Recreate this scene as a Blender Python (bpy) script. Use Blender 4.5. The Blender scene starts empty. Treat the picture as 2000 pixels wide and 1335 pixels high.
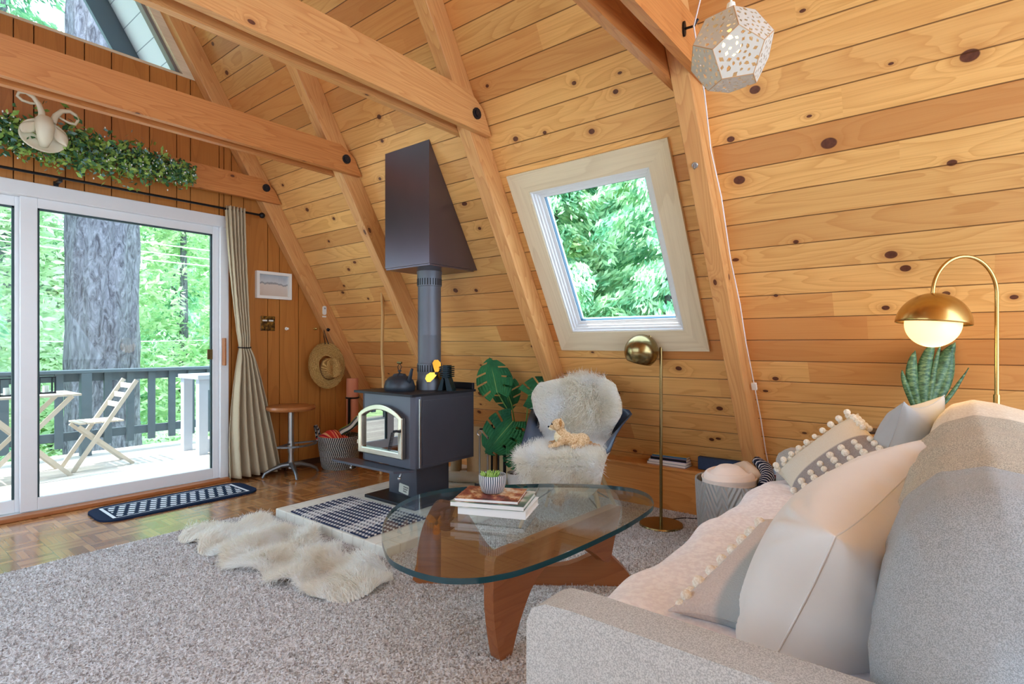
import bpy, math, random
import numpy as np
from mathutils import Matrix, Vector, geometry as mgeo
random.seed(7); RNG=np.random.default_rng(7)
C=bpy.context.scene.collection
PI=math.pi
# ---------------------------------------------------------------- camera
cam=bpy.data.cameras.new('camera'); camo=bpy.data.objects.new('camera',cam); C.objects.link(camo)
TH=math.atan2(1355,1079)
camo.location=(0,0,1.10); camo.rotation_euler=(PI/2,0,-TH)
cam.sensor_width=36; cam.lens=36*1079/2000; cam.shift_y=4.5/2000; cam.clip_start=.02; cam.clip_end=200
bpy.context.scene.camera=camo
sc=bpy.context.scene
sc.view_settings.view_transform='Standard'; sc.view_settings.look='None'; sc.view_settings.gamma=1
sc.view_settings.use_curve_mapping=False; sc.view_settings.exposure=-0.04
sc.cycles.max_bounces=10; sc.cycles.diffuse_bounces=6; sc.cycles.glossy_bounces=4; sc.cycles.transparent_max_bounces=12; sc.cycles.transmission_bounces=6
sc.cycles.sample_clamp_indirect=6; sc.cycles.use_denoising=True
# ---------------------------------------------------------------- world, sun
w=bpy.data.worlds.new('sky'); sc.world=w; w.use_nodes=True
nt=w.node_tree; bg=nt.nodes['Background']
tc=nt.nodes.new('ShaderNodeTexCoord'); sp=nt.nodes.new('ShaderNodeSeparateXYZ'); nt.links.new(tc.outputs['Generated'],sp.inputs[0])
cr=nt.nodes.new('ShaderNodeValToRGB'); nt.links.new(sp.outputs['Z'],cr.inputs[0])
cr.color_ramp.elements[0].position=0; cr.color_ramp.elements[0].color=(.68,.84,1.0,1)
cr.color_ramp.elements[1].position=1; cr.color_ramp.elements[1].color=(.56,.76,1.0,1)
nt.links.new(cr.outputs[0],bg.inputs[0]); bg.inputs[1].default_value=6.0
sun=bpy.data.lights.new('sun','SUN'); sun.energy=9.0; sun.angle=math.radians(1.0); sun.color=(1,.96,.88)
so=bpy.data.objects.new('sun',sun); C.objects.link(so)
so.rotation_euler=Vector((-.62,.16,1.45)).to_track_quat('Z','Y').to_euler()
# ---------------------------------------------------------------- node helpers
def s2l(c): return tuple((x/255/12.92 if x/255<=.04045 else ((x/255+.055)/1.055)**2.4) for x in c)+(1,)
class G:
    def __init__(s,name,rough=.5,metal=0,spec=.5):
        s.m=bpy.data.materials.new(name); s.m.use_nodes=True; s.t=s.m.node_tree; s.b=s.t.nodes['Principled BSDF']
        s.b.inputs['Roughness'].default_value=rough; s.b.inputs['Metallic'].default_value=metal
        s.b.inputs['Specular IOR Level'].default_value=spec
    def n(s,typ,**k):
        x=s.t.nodes.new(typ)
        for a,b in k.items(): setattr(x,a,b)
        return x
    def l(s,a,b): s.t.links.new(a,b)
    def put(s,inp,v):
        if isinstance(v,bpy.types.NodeSocket): s.l(v,inp)
        else: inp.default_value=v
    def M(s,op,a,b=0,c=0,clamp=False):
        x=s.n('ShaderNodeMath',operation=op); x.use_clamp=clamp
        s.put(x.inputs[0],a); s.put(x.inputs[1],b); s.put(x.inputs[2],c); return x.outputs[0]
    def xyz(s,x,y,z):
        q=s.n('ShaderNodeCombineXYZ'); s.put(q.inputs[0],x); s.put(q.inputs[1],y); s.put(q.inputs[2],z); return q.outputs[0]
    def obj(s):
        t=s.n('ShaderNodeTexCoord'); p=s.n('ShaderNodeSeparateXYZ'); s.l(t.outputs['Object'],p.inputs[0]); return t.outputs['Object'],p.outputs
    def noise(s,vec,scale,detail=2,rough=.5,dist=0):
        x=s.n('ShaderNodeTexNoise'); s.put(x.inputs['Vector'],vec); x.inputs['Scale'].default_value=scale
        x.inputs['Detail'].default_value=detail; x.inputs['Roughness'].default_value=rough; x.inputs['Distortion'].default_value=dist
        return x.outputs['Fac']
    def white(s,vec):
        x=s.n('ShaderNodeTexWhiteNoise',noise_dimensions='3D'); s.put(x.inputs['Vector'],vec); return x.outputs['Value'],x.outputs['Color']
    def ss(s,v,a,b):
        x=s.n('ShaderNodeMapRange',interpolation_type='SMOOTHSTEP'); s.put(x.inputs[0],v); s.put(x.inputs[1],a); s.put(x.inputs[2],b); return x.outputs[0]
    def mix(s,f,a,b,bt='MIX'):
        x=s.n('ShaderNodeMix',data_type='RGBA',blend_type=bt); s.put(x.inputs[0],f)
        s.put(x.inputs[6],a); s.put(x.inputs[7],b); return x.outputs[2]
    def ramp(s,f,stops):
        x=s.n('ShaderNodeValToRGB'); s.put(x.inputs[0],f); e=x.color_ramp.elements
        while len(e)<len(stops): e.new(.5)
        for q,(p,c) in zip(e,stops): q.position=p; q.color=c if len(c)==4 else tuple(c)+(1,)
        return x.outputs[0]
    def col(s,v): s.put(s.b.inputs['Base Color'],v); return s
    def bump(s,h,st=.3,dist=.01):
        x=s.n('ShaderNodeBump'); s.put(x.inputs['Height'],h); x.inputs['Strength'].default_value=st; x.inputs['Distance'].default_value=dist
        s.l(x.outputs[0],s.b.inputs['Normal']); return s
def plain(name,c,rough=.5,metal=0,spec=.5,var=.0,scale=20,bump=0,bs=60,emit=0,sheen=0):
    g=G(name,rough,metal,spec); c=s2l(c); v,_=g.obj()
    if var:
        f=g.noise(v,scale,3); g.col(g.mix(f,tuple(x*(1-var) for x in c[:3])+(1,),tuple(min(1,x*(1+var)) for x in c[:3])+(1,)))
    else: g.col(c)
    if bump: g.bump(g.noise(v,bs,3),bump,.004)
    if emit: g.b.inputs['Emission Color'].default_value=c; g.b.inputs['Emission Strength'].default_value=emit
    if sheen: g.b.inputs['Sheen Weight'].default_value=sheen
    return g.m
def wood(name,light,mid,dark,pitch=0,off=0,bay=2.6,knots=(),kden=.0,rough=.42,rings=7,sx=.55,sy=5.,groove=.028,tone=.5,var2=None,spec=.4):
    g=G(name,rough,spec=spec); v,p=g.obj(); x,y,z=p[0],p[1],p[2]
    if pitch:
        q=g.M('DIVIDE',g.M('ADD',y,off),pitch); bi=g.M('FLOOR',q); fr=g.M('FRACT',q)
        r0,_=g.white(g.xyz(bi,3.3,0)); seg=g.M('FLOOR',g.M('ADD',g.M('DIVIDE',x,bay),g.M('MULTIPLY',r0,7)))
        r1,rc=g.white(g.xyz(bi,seg,1.7))
    else:
        oi=g.n('ShaderNodeObjectInfo'); r1=oi.outputs['Random']
    kd=None
    for (kx,ky,kr) in knots:
        dx=g.M('MULTIPLY',g.M('SUBTRACT',x,kx),1.2/kr); dy=g.M('MULTIPLY',g.M('SUBTRACT',y,ky),1.6/kr)
        d=g.M('ADD',g.M('MULTIPLY',dx,dx),g.M('MULTIPLY',dy,dy))
        kd=d if kd is None else g.M('MINIMUM',kd,d)
    if kden:
        pp=pitch or .13
        vo=g.n('ShaderNodeTexVoronoi',voronoi_dimensions='2D',feature='F1'); g.put(vo.inputs['Vector'],g.xyz(g.M('ADD',g.M('DIVIDE',x,.24),g.M('MULTIPLY',r1,50)),g.M('DIVIDE',g.M('ADD',y,z),pp),0)); vo.inputs['Scale'].default_value=1; vo.inputs['Randomness'].default_value=.8
        sr=g.n('ShaderNodeSeparateColor'); g.l(vo.outputs['Color'],sr.inputs[0])
        rad=g.M('ADD',.03,g.M('MULTIPLY',sr.outputs[1],.07))
        d=g.M('DIVIDE',vo.outputs['Distance'],rad); d=g.M('MULTIPLY',d,d); d=g.M('ADD',d,g.M('MULTIPLY',g.M('GREATER_THAN',sr.outputs[0],kden),1000))
        kd=d if kd is None else g.M('MINIMUM',kd,d)
    gv=g.xyz(g.M('ADD',g.M('MULTIPLY',x,sx),g.M('MULTIPLY',r1,41)),g.M('ADD',g.M('MULTIPLY',y,sy),g.M('MULTIPLY',r1,17)),g.M('MULTIPLY',z,sy))
    nz=g.noise(gv,1.3,2,.4,.3)
    if kd is not None:
        inf=g.M('POWER',2.7,g.M('MULTIPLY',kd,-.10)); nz=g.M('ADD',nz,g.M('MULTIPLY',inf,.16))
    ph=g.M('MULTIPLY',nz,rings*2.2); fr2=g.M('FRACT',ph); ring=g.M('POWER',fr2,2.5)
    ring=g.M('MULTIPLY',ring,g.ss(fr2,1.0,.93))
    fine=g.noise(g.xyz(g.M('MULTIPLY',x,3.),g.M('MULTIPLY',y,150),g.M('MULTIPLY',z,150)),1,2)
    c=g.mix(g.M('MULTIPLY',ring,.6),s2l(light),s2l(mid))
    c=g.mix(g.M('MULTIPLY',g.ss(fine,.4,.75),.22),c,s2l(dark))
    if pitch:
        big=g.noise(g.xyz(g.M('MULTIPLY',x,1.5),g.M('MULTIPLY',y,9),0),1,3)
        c=g.mix(g.M('MULTIPLY',g.ss(big,.45,.75),.35),c,s2l(light),'SCREEN') if False else c
        c=g.mix(g.M('MULTIPLY',g.M('POWER',r1,2.2),tone),c,s2l(var2 or mid),'MIX')
        c=g.mix(1.0,c,g.ramp(rc if False else r0,[(0,(.86,.86,.84)),(1,(1.08,1.05,1.0))]),'MULTIPLY')
    else:
        b2=g.noise(v,2.2,3); c=g.mix(g.M('MULTIPLY',b2,.3),c,s2l(mid))
    if kd is not None:
        halo=g.ss(kd,7.,.8); c=g.mix(g.M('MULTIPLY',halo,.4),c,s2l(dark))
        kc=g.mix(g.noise(v,60,2),s2l((64,32,24)),s2l((118,68,46)))
        c=g.mix(g.ss(kd,1.15,.8),c,kc)
        c=g.mix(g.M('MULTIPLY',g.M('MULTIPLY',g.ss(kd,1.0,.75),0),1),c,kc)
    if pitch:
        e=g.M('MINIMUM',fr,g.M('SUBTRACT',1,fr)); gr=g.ss(e,groove,groove*.25)
        c=g.mix(g.M('MULTIPLY',gr,.8),c,s2l((74,38,16)))
        g.bump(g.M('SUBTRACT',g.M('MULTIPLY',fine,.06),gr),.5,.006)
    else: g.bump(fine,.12,.003)
    g.col(c); return g.m
# ---------------------------------------------------------------- mesh helpers
WM={}
def I4(): return Matrix.Identity(4)
def frame(o,x,y,z=None):
    x=Vector(x).normalized(); y=Vector(y); y=(y-x*y.dot(x)).normalized(); zz=x.cross(y)
    m=Matrix((x,y,zz)).transposed().to_4x4(); m.translation=Vector(o); return m
def place(o,fm,parent):
    C.objects.link(o) if o.name not in C.objects else None
    if parent is not None:
        o.parent=parent; o.matrix_parent_inverse=I4(); o.matrix_basis=WM[parent.name].inverted()@fm
    else: o.matrix_basis=fm
    WM[o.name]=fm.copy()
def tag(o,label=None,cat=None,group=None,kind=None):
    if label: o['label']=label
    if cat: o['category']=cat
    if group: o['group']=group
    if kind: o['kind']=kind
    return o
def thing(name,label,cat,loc=(0,0,0),rz=0,group=None):
    o=bpy.data.objects.new(name,None); o.empty_display_size=.05
    place(o,Matrix.Translation(Vector(loc))@Matrix.Rotation(rz,4,'Z'),None); return tag(o,label,cat,group)
def npmesh(name,V,F,mats,parent=None,fm=None,smooth=None,mi=None):
    V=np.asarray(V,dtype=np.float64).reshape(-1,3)
    if fm is None: fm=Matrix.Translation(WM[parent.name].translation) if parent is not None else Matrix.Translation(Vector(((V[:,0].min()+V[:,0].max())/2,(V[:,1].min()+V[:,1].max())/2,V[:,2].min())))
    inv=np.array(fm.inverted()); V=V@inv[:3,:3].T+inv[:3,3]
    me=bpy.data.meshes.new(name)
    if isinstance(F,np.ndarray):
        k=F.shape[1]; me.vertices.add(len(V)); me.vertices.foreach_set('co',V.astype(np.float32).ravel())
        me.loops.add(F.size); me.loops.foreach_set('vertex_index',F.astype(np.int32).ravel())
        me.polygons.add(len(F)); me.polygons.foreach_set('loop_start',np.arange(0,F.size,k,dtype=np.int32)); me.polygons.foreach_set('loop_total',np.full(len(F),k,dtype=np.int32))
        me.update(calc_edges=True)
    else: me.from_pydata(V.tolist(),[],F)
    for m in (mats if isinstance(mats,(list,tuple)) else [mats]): me.materials.append(m)
    if mi is not None: me.polygons.foreach_set('material_index',np.asarray(mi,dtype=np.int32))
    if smooth is not None:
        me.polygons.foreach_set('use_smooth',[True]*len(me.polygons)); me.set_sharp_from_angle(angle=math.radians(smooth))
    me.update(); o=bpy.data.objects.new(name,me); place(o,fm,parent); return o
class MB:
    def __init__(s): s.v=[]; s.f=[]; s.m=[]
    def add(s,vs,fs,mi=0,M=None):
        b=len(s.v)
        for q in vs: s.v.append(tuple(M@Vector(q)) if M is not None else tuple(q))
        for q in fs: s.f.append([i+b for i in q]); s.m.append(mi)
        return s
    def box(s,x0,x1,y0,y1,z0,z1,mi=0,M=None):
        return s.add([(x,y,z) for x in(x0,x1) for y in(y0,y1) for z in(z0,z1)],[(0,1,3,2),(4,6,7,5),(0,4,5,1),(2,3,7,6),(0,2,6,4),(1,5,7,3)],mi,M)
    def bar(s,a,b,w,h,up=(0,0,1),mi=0):
        a=Vector(a);b=Vector(b);u=Vector(up);d=b-a
        if abs(d.normalized().dot(u))>.99: u=Vector((1,0,0))
        m=frame((a+b)/2,d,u); L=d.length/2; return s.box(-L,L,-h/2,h/2,-w/2,w/2,mi,m)
    def tube(s,pts,r,n=10,mi=0,cap=True,flat=None):
        P=[Vector(p) for p in pts]; k=len(P); rs=r if isinstance(r,(list,tuple)) else [r]*k
        vs=[];fs=[]; t=(P[1]-P[0]).normalized(); u=t.orthogonal().normalized()
        for i,p in enumerate(P):
            t=(P[min(i+1,k-1)]-P[max(i-1,0)]).normalized(); u=(u-t*u.dot(t)).normalized(); w_=t.cross(u)
            for j in range(n):
                a=2*PI*j/n; vs.append(p+(u*math.cos(a)+w_*math.sin(a))*rs[i])
        for i in range(k-1):
            for j in range(n): fs.append((i*n+j,i*n+(j+1)%n,(i+1)*n+(j+1)%n,(i+1)*n+j))
        if cap: fs.append(tuple(range(n))[::-1]); fs.append(tuple((k-1)*n+j for j in range(n)))
        return s.add(vs,fs,mi)
    def lathe(s,prof,c=(0,0,0),n=28,mi=0,M=None,cap=False):
        vs=[];fs=[];k=len(prof)
        for (r,z) in prof:
            for j in range(n): a=2*PI*j/n; vs.append((c[0]+r*math.cos(a),c[1]+r*math.sin(a),c[2]+z))
        for i in range(k-1):
            for j in range(n): fs.append((i*n+j,i*n+(j+1)%n,(i+1)*n+(j+1)%n,(i+1)*n+j))
        if cap: fs.append(tuple(range(n))[::-1]); fs.append(tuple((k-1)*n+j for j in range(n)))
        return s.add(vs,fs,mi,M)
    def prism(s,poly,h0,h1,M=None,mi=0,side=None):
        k=len(poly); vs=[(a,b,h0) for a,b in poly]+[(a,b,h1) for a,b in poly]
        s.add(vs,[tuple(range(k))[::-1],tuple(range(k,2*k))],mi,M)
        return s.add(vs,[(i,(i+1)%k,(i+1)%k+k,i+k) for i in range(k)],mi if side is None else side,M)
    def grid(s,fn,nu,nv,cu=False,mi=0):
        vs=[fn(i/(nu-1 if not cu else nu),j/(nv-1)) for i in range(nu) for j in range(nv)]
        fs=[(i*nv+j,((i+1)%nu)*nv+j,((i+1)%nu)*nv+j+1,i*nv+j+1) for i in range(nu if cu else nu-1) for j in range(nv-1)]
        return s.add(vs,fs,mi)
    def ball(s,c,r,n=10,mi=0,sc3=(1,1,1),M=None):
        prof=[(max(1e-4,math.sin(PI*i/n)),-math.cos(PI*i/n)) for i in range(n+1)]
        b=len(s.v); s.lathe(prof,(0,0,0),n*2,mi)
        for i in range(b,len(s.v)):
            q=Vector(s.v[i]); q=Vector((q.x*r*sc3[0],q.y*r*sc3[1],q.z*r*sc3[2]))
            if M is not None: q=M@q
            s.v[i]=tuple(q+Vector(c))
        return s
    def build(s,name,mats,parent=None,fm=None,smooth=None,bevel=0,seg=2,sub=0):
        o=npmesh(name,s.v,s.f,mats,parent,fm,smooth,s.m)
        if bevel:
            b=o.modifiers.new('b','BEVEL'); b.width=bevel; b.segments=seg; b.limit_method='ANGLE'; b.angle_limit=math.radians(35)
        if sub: q=o.modifiers.new('s','SUBSURF'); q.levels=sub; q.render_levels=sub
        return o
def copytree(o,loc=None,rz=None,parent=None):
    c=o.copy(); C.objects.link(c); c.parent=parent
    if parent is None:
        if loc is not None: c.location=loc
        if rz is not None: c.rotation_euler=(0,0,rz)
    for ch in list(o.children): copytree(ch,None,None,c)
    return c
def rounded(w,h,r,n=6):
    out=[]
    for cx,cy,a0 in((w/2-r,h/2-r,0),(-w/2+r,h/2-r,90),(-w/2+r,-h/2+r,180),(w/2-r,-h/2+r,270)):
        for i in range(n+1): a=math.radians(a0+90*i/n); out.append((cx+r*math.cos(a),cy+r*math.sin(a)))
    return out
def strands(P,N,L,width,droop=.5,jit=.6,seg=3,clump=None,rng=RNG,lean=None):
    """tapered ribbons growing from points P along normals N"""
    n=len(P); N=N/np.linalg.norm(N,axis=1,keepdims=True)
    d=N+rng.normal(0,jit,(n,3))*.6
    if lean is not None: d=d+lean
    if clump is not None:
        d=d+clump
    d/=np.linalg.norm(d,axis=1,keepdims=True)
    side=np.cross(d,rng.normal(0,1,(n,3))); side/=np.linalg.norm(side,axis=1,keepdims=True)
    Ls=L*rng.uniform(.6,1.15,(n,1)); cur=P.copy(); rows=[]; curl=rng.normal(0,.35,(n,3))
    for i in range(seg+1):
        t=i/seg; wd=width*(1-t*.85)
        rows.append(cur-side*wd/2); rows.append(cur+side*wd/2)
        d=d+np.array([0,0,-1])*droop/seg+curl/seg; d/=np.linalg.norm(d,axis=1,keepdims=True); cur=cur+d*Ls/seg
    V=np.stack(rows,1).reshape(-1,3); k=2*(seg+1); base=(np.arange(n)*k)[:,None]
    F=np.concatenate([base+np.array([[2*i,2*i+1,2*i+3,2*i+2]]) for i in range(seg)],0)
    return V,F
def sample(V,F,n,rng=RNG):
    V=np.asarray(V,float); T=[]
    for f in F:
        for i in range(1,len(f)-1): T.append((f[0],f[i],f[i+1]))
    T=np.array(T); a,b,c=V[T[:,0]],V[T[:,1]],V[T[:,2]]; cr_=np.cross(b-a,c-a); ar=np.linalg.norm(cr_,axis=1)
    idx=rng.choice(len(T),n,p=ar/ar.sum()); u=rng.random((n,1)); v=rng.random((n,1)); m=u+v>1; u=np.where(m,1-u,u); v=np.where(m,1-v,v)
    return a[idx]+(b-a)[idx]*u+(c-a)[idx]*v, cr_[idx]/ar[idx][:,None]
def lowfreq(P,k=9.,seed=1,amp=1.):
    r=np.random.default_rng(seed); out=np.zeros_like(P)
    for i in range(5):
        A=r.normal(0,k,(3,3)); out+=np.sin(P@A+r.uniform(0,6,3))
    return out/5*amp
# ---------------------------------------------------------------- materials
XF=3.81; S3=math.sqrt(3)
SLX,SLY,SLN=Vector((0,1,0)),Vector((-.5,0,S3/2)),Vector((-S3/2,0,-.5))
def sl(y,s,off=0): return Vector((XF,0,0))+SLX*y+SLY*s+SLN*off
SLF=frame((XF,0,0),SLX,SLY)
KN=[(0.41,2.258,.037),(0.79,2.17,.032),(0.67,2.547,.027),(-0.05,2.467,.035),(0.0,2.09,.02),(0.8,2.364,.021),(0.21,1.726,.029),(0.16,1.656,.025),(0.24,1.465,.019),(0.02,1.524,.018),(-0.2,1.494,.017),(0.04,1.227,.019),(0.7,1.556,.013),(0.58,1.832,.015),(1.51,2.81,.016),(1.3,2.711,.018),(1.48,2.56,.022),(1.76,2.62,.015),(1.96,2.631,.022),(2.04,2.943,.014),(1.3,1.101,.024),(1.1,.822,.024),(1.19,.575,.02),(.76,1.052,.02),(.54,.708,.015),(3.05,.80,.03),(3.15,.605,.026),(4.01,2.004,.022),(3.93,1.723,.016),(2.96,3.004,.024),(3.02,2.86,.018),(3.19,2.632,.018),(4.18,1.863,.018),(4.19,2.56,.026),(3.9,2.44,.02),(4.36,2.80,.018),(4.38,3.69,.026),(4.38,3.897,.022),(2.88,1.731,.028),(2.68,1.718,.02),(2.45,2.157,.017),(1.76,.397,.02),(4.1,2.27,.018)]
M={}
M['slope']=wood('pine boards',(234,186,118),(202,142,76),(178,114,56),pitch=.1313,off=.017,bay=2.3,knots=KN,kden=.06,rings=6,tone=.72,var2=(196,124,68),rough=.36)
M['beam']=wood('fir beam',(222,168,108),(188,120,66),(160,96,50),kden=.04,rings=9,sx=.5,sy=6,rough=.4)
M['beamdark']=wood('fir beam red',(206,138,78),(172,98,48),(140,76,36),kden=.05,rings=9,sx=.5,sy=6,rough=.42)
M['panel']=wood('plywood paneling',(190,124,58),(162,98,42),(128,72,28),rings=4,sx=.4,sy=3,rough=.4)
M['ledge']=wood('ledge pine',(222,156,84),(190,116,54),(158,90,40),kden=.06,rings=6,sx=.6,sy=4)
M['pale']=wood('pale window casing',(228,214,186),(206,188,158),(188,168,138),kden=.10,rings=4,sx=.5,sy=4,rough=.5)
M['walnut']=wood('walnut',(160,98,58),(130,72,40),(100,54,32),rings=4,sx=.7,sy=5,rough=.28)
M['lwood']=wood('light wood',(204,176,132),(180,148,102),(150,120,80),rings=3,rough=.4)
M['stoolw']=wood('stool wood',(176,112,64),(146,86,44),(110,62,32),rings=4,rough=.3)
M['threshold']=wood('threshold wood',(176,108,58),(146,84,42),(110,60,30),rings=4)
M['white']=plain('white vinyl',(226,227,230),.35,var=.02)
M['whitew']=plain('white paint',(236,236,232),.45)
M['black']=plain('black metal',(30,30,34),.4,.6)
M['iron']=plain('dark iron',(48,48,54),.5,.7,bump=.15,bs=120)
M['stove']=plain('blue grey stove steel',(88,90,102),.36,.65,var=.10,scale=6)
M['hood']=plain('chimney hood steel',(112,104,116),.28,.8,var=.12,scale=3)
M['pipe']=plain('stove pipe steel',(106,110,120),.5,.5,var=.08,scale=8)
M['silver']=plain('brushed nickel',(206,202,190),.25,1)
M['chrome']=plain('aluminium',(190,192,194),.28,1)
M['brass']=plain('brass',(198,166,104),.25,1,var=.05)
M['oldbrass']=plain('antique brass',(150,132,92),.24,1,var=.2,scale=8)
M['gold']=plain('gold blade',(226,160,60),.25,1)
M['glow']=plain('lit opal globe',(255,226,160),.3,emit=1.4)
def glass(name,tint=(1,1,1,1),refl=1.0):
    g=G(name); t=g.t; tr=g.n('ShaderNodeBsdfTransparent'); tr.inputs[0].default_value=tint
    gl=g.n('ShaderNodeBsdfGlossy'); gl.inputs['Roughness'].default_value=.01
    ge=g.n('ShaderNodeNewGeometry'); dt=g.n('ShaderNodeVectorMath',operation='DOT_PRODUCT'); g.l(ge.outputs['Normal'],dt.inputs[0]); g.l(ge.outputs['Incoming'],dt.inputs[1]); mx=g.n('ShaderNodeMixShader')
    f0=g.M('ADD',.04,g.M('MULTIPLY',.96,g.M('POWER',g.M('SUBTRACT',1,g.M('ABSOLUTE',dt.outputs['Value']),clamp=True),5)))
    g.l(g.M('MULTIPLY',f0,refl,clamp=True),mx.inputs[0]); g.l(tr.outputs[0],mx.inputs[1]); g.l(gl.outputs[0],mx.inputs[2])
    g.l(mx.outputs[0],t.nodes['Material Output'].inputs[0]); return g.m
M['glass']=glass('window glass',(.97,.99,.98,1),.3)
M['tglass']=glass('table glass',(.93,.985,.97,1),1.0)
M['gedge']=plain('glass edge',(14,62,72),.08,spec=.8)
M['curtain']=plain('linen curtain',(188,172,144),.9,var=.06,scale=90,bump=.4,bs=400)
M['leaf']=None
def fabric(name,a,b,scale=420,rough=.95,bump=.35):
    g=G(name,rough,spec=.2); v,_=g.obj(); f=g.noise(v,scale,2,.6); f2=g.noise(v,scale*.12,3)
    g.col(g.mix(g.ss(g.M('ADD',g.M('MULTIPLY',f,.92),g.M('MULTIPLY',f2,.08)),.38,.62),s2l(a),s2l(b))); g.bump(f,bump,.003); g.b.inputs['Sheen Weight'].default_value=.15; return g.m
M['sofa']=fabric('grey tweed',(162,164,165),(202,204,203))
M['sofafar']=M['sofa']
M['felt']=fabric('grey felt throw',(146,155,162),(184,194,202),640)
M['throw']=fabric('taupe throw',(160,156,144),(206,200,184),520)
M['blanket']=fabric('blush plush blanket',(234,232,240),(246,246,252),60)
M['wcotton']=plain('white cotton',(236,238,240),.85,var=.02,bump=.1,bs=30,sheen=.1)
M['gcotton']=plain('pale blue grey cotton',(186,192,198),.85,var=.03,bump=.1,bs=30)
M['teal']=plain('grey green cotton',(150,164,168),.85,var=.04)
M['cream']=fabric('cream knit',(214,206,190),(236,230,216),150)
def leafm(name,a,b,tr=.35,sc=3.):
    g=G(name,.55,spec=.3); v,_=g.obj(); f=g.noise(v,sc,3); c=g.mix(g.ss(f,.3,.7),s2l(a),s2l(b)); g.col(c)
    t=g.n('ShaderNodeBsdfTranslucent'); g.put(t.inputs[0],c); mx=g.n('ShaderNodeMixShader'); mx.inputs[0].default_value=tr
    g.l(g.b.outputs[0],mx.inputs[1]); g.l(t.outputs[0],mx.inputs[2]); g.l(mx.outputs[0],g.t.nodes['Material Output'].inputs[0]); return g.m
M['fleece']=leafm('cream fleece',(250,244,234),(255,255,254),.55,7.); M['fleece2']=leafm('chair fleece',(250,246,236),(255,255,255),.5,6.)
# ================================================================ SETTING
YW=4.62
def st(o): o['kind']='structure'; return o
# parquet: fingers in alternating squares
g=G('parquet',.22,spec=.5); v,p=g.obj(); T=.155
ix=g.M('FLOOR',g.M('DIVIDE',p[0],T)); iy=g.M('FLOOR',g.M('DIVIDE',p[1],T)); par=g.M('MODULO',g.M('ABSOLUTE',g.M('ADD',ix,iy)),2)
al=g.M('ADD',g.M('MULTIPLY',p[0],par),g.M('MULTIPLY',p[1],g.M('SUBTRACT',1,par))); ac=g.M('ADD',g.M('MULTIPLY',p[1],par),g.M('MULTIPLY',p[0],g.M('SUBTRACT',1,par)))
st_=g.M('FLOOR',g.M('DIVIDE',ac,.031)); r,_=g.white(g.xyz(st_,ix,iy)); fn=g.noise(g.xyz(g.M('MULTIPLY',al,6),g.M('MULTIPLY',ac,120),r),1,2)
c=g.mix(r,s2l((150,96,54)),s2l((206,152,98))); c=g.mix(g.M('MULTIPLY',fn,.4),c,s2l((120,74,40)))
fq=g.M('FRACT',g.M('DIVIDE',al,T)); e=g.M('MINIMUM',fq,g.M('SUBTRACT',1,fq)); c=g.mix(g.ss(e,.015,.004),c,s2l((80,48,26))); fs_=g.M('FRACT',g.M('DIVIDE',ac,.031)); e2=g.M('MINIMUM',fs_,g.M('SUBTRACT',1,fs_)); c=g.mix(g.M('MULTIPLY',g.ss(e2,.05,.01),.5),c,s2l((80,48,26)))
g.col(c); g.bump(fn,.08,.002); g.b.inputs['Coat Weight'].default_value=.7; g.b.inputs['Coat Roughness'].default_value=.16; M['parquet']=g.m
MB().box(-2.3,4.0,-3.2,YW+.05,-.12,0).build('floor',M['parquet'],fm=I4())['kind']='structure'
# sloping board wall on the right with the skylight opening; panels around it
sy0,sy1,sz0,sz1=1.205,1.965,1.372,2.322
m=MB(); TH_=.10
def spanel(y0,y1,s0,s1):
    m.box(y0,y1,s0,s1,-.0,TH_,M=SLF)
YB=-3.2; SE=4.0/ (S3/2) ; SR=(XF-.84)*2
spanel(YB,sy0,-.05,SR); spanel(sy1,YW+.08,-.05,SR); spanel(sy0,sy1,-.05,sz0); spanel(sy0,sy1,sz1,SR)
o=m.build('wall_right',M['slope'],fm=SLF); o['kind']='structure'
# left slope mirrored about the ridge X=.84
LF=frame((.84*2-XF,0,0),(0,-1,0),(.5,0,S3/2))
ADDED_LW=[(-4.25,-3.55),(-3.25,-2.30),(-2.05,-1.10)]; ls0,ls1=1.0,2.7
m=MB(); xs_=[-YW-.08]+[v_ for p_ in ADDED_LW for v_ in p_]+[3.2]
for k_ in range(0,len(xs_),2): m.box(xs_[k_],xs_[k_+1],-.05,SR,0,TH_,M=LF)
for a_,b_ in ADDED_LW: m.box(a_,b_,-.05,ls0,0,TH_,M=LF); m.box(a_,b_,ls1,SR,0,TH_,M=LF)
o=m.build('wall_left',M['slope'],fm=LF); o['kind']='structure'
for k_,(a_,b_) in enumerate(ADDED_LW):  # windows added to this unseen slope to bring daylight onto stove and hood
    wn=thing('window_%d'%(3+k_),None,None,tuple(LF@Vector(((a_+b_)/2,ls0,0)))); wn['kind']='structure'; q=MB()
    for bx_ in((a_-.09,b_+.09,ls0-.09,ls0),(a_-.09,b_+.09,ls1,ls1+.09),(a_-.09,a_,ls0,ls1),(b_,b_+.09,ls0,ls1)): q.box(bx_[0],bx_[1],bx_[2],bx_[3],-.022,0,M=LF)
    q.build('casing',M['pale'],wn); q=MB()
    for bx_ in((a_,b_,ls0,ls0+.05),(a_,b_,ls1-.05,ls1),(a_,a_+.05,ls0+.05,ls1-.05),(b_-.05,b_,ls0+.05,ls1-.05)): q.box(bx_[0],bx_[1],bx_[2],bx_[3],.02,.07,M=LF)
    q.build('window_frame',M['white'],wn); MB().box(a_+.05,b_-.05,ls0+.05,ls1-.05,.045,.05,M=LF).build('pane',M['glass'],wn)
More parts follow.
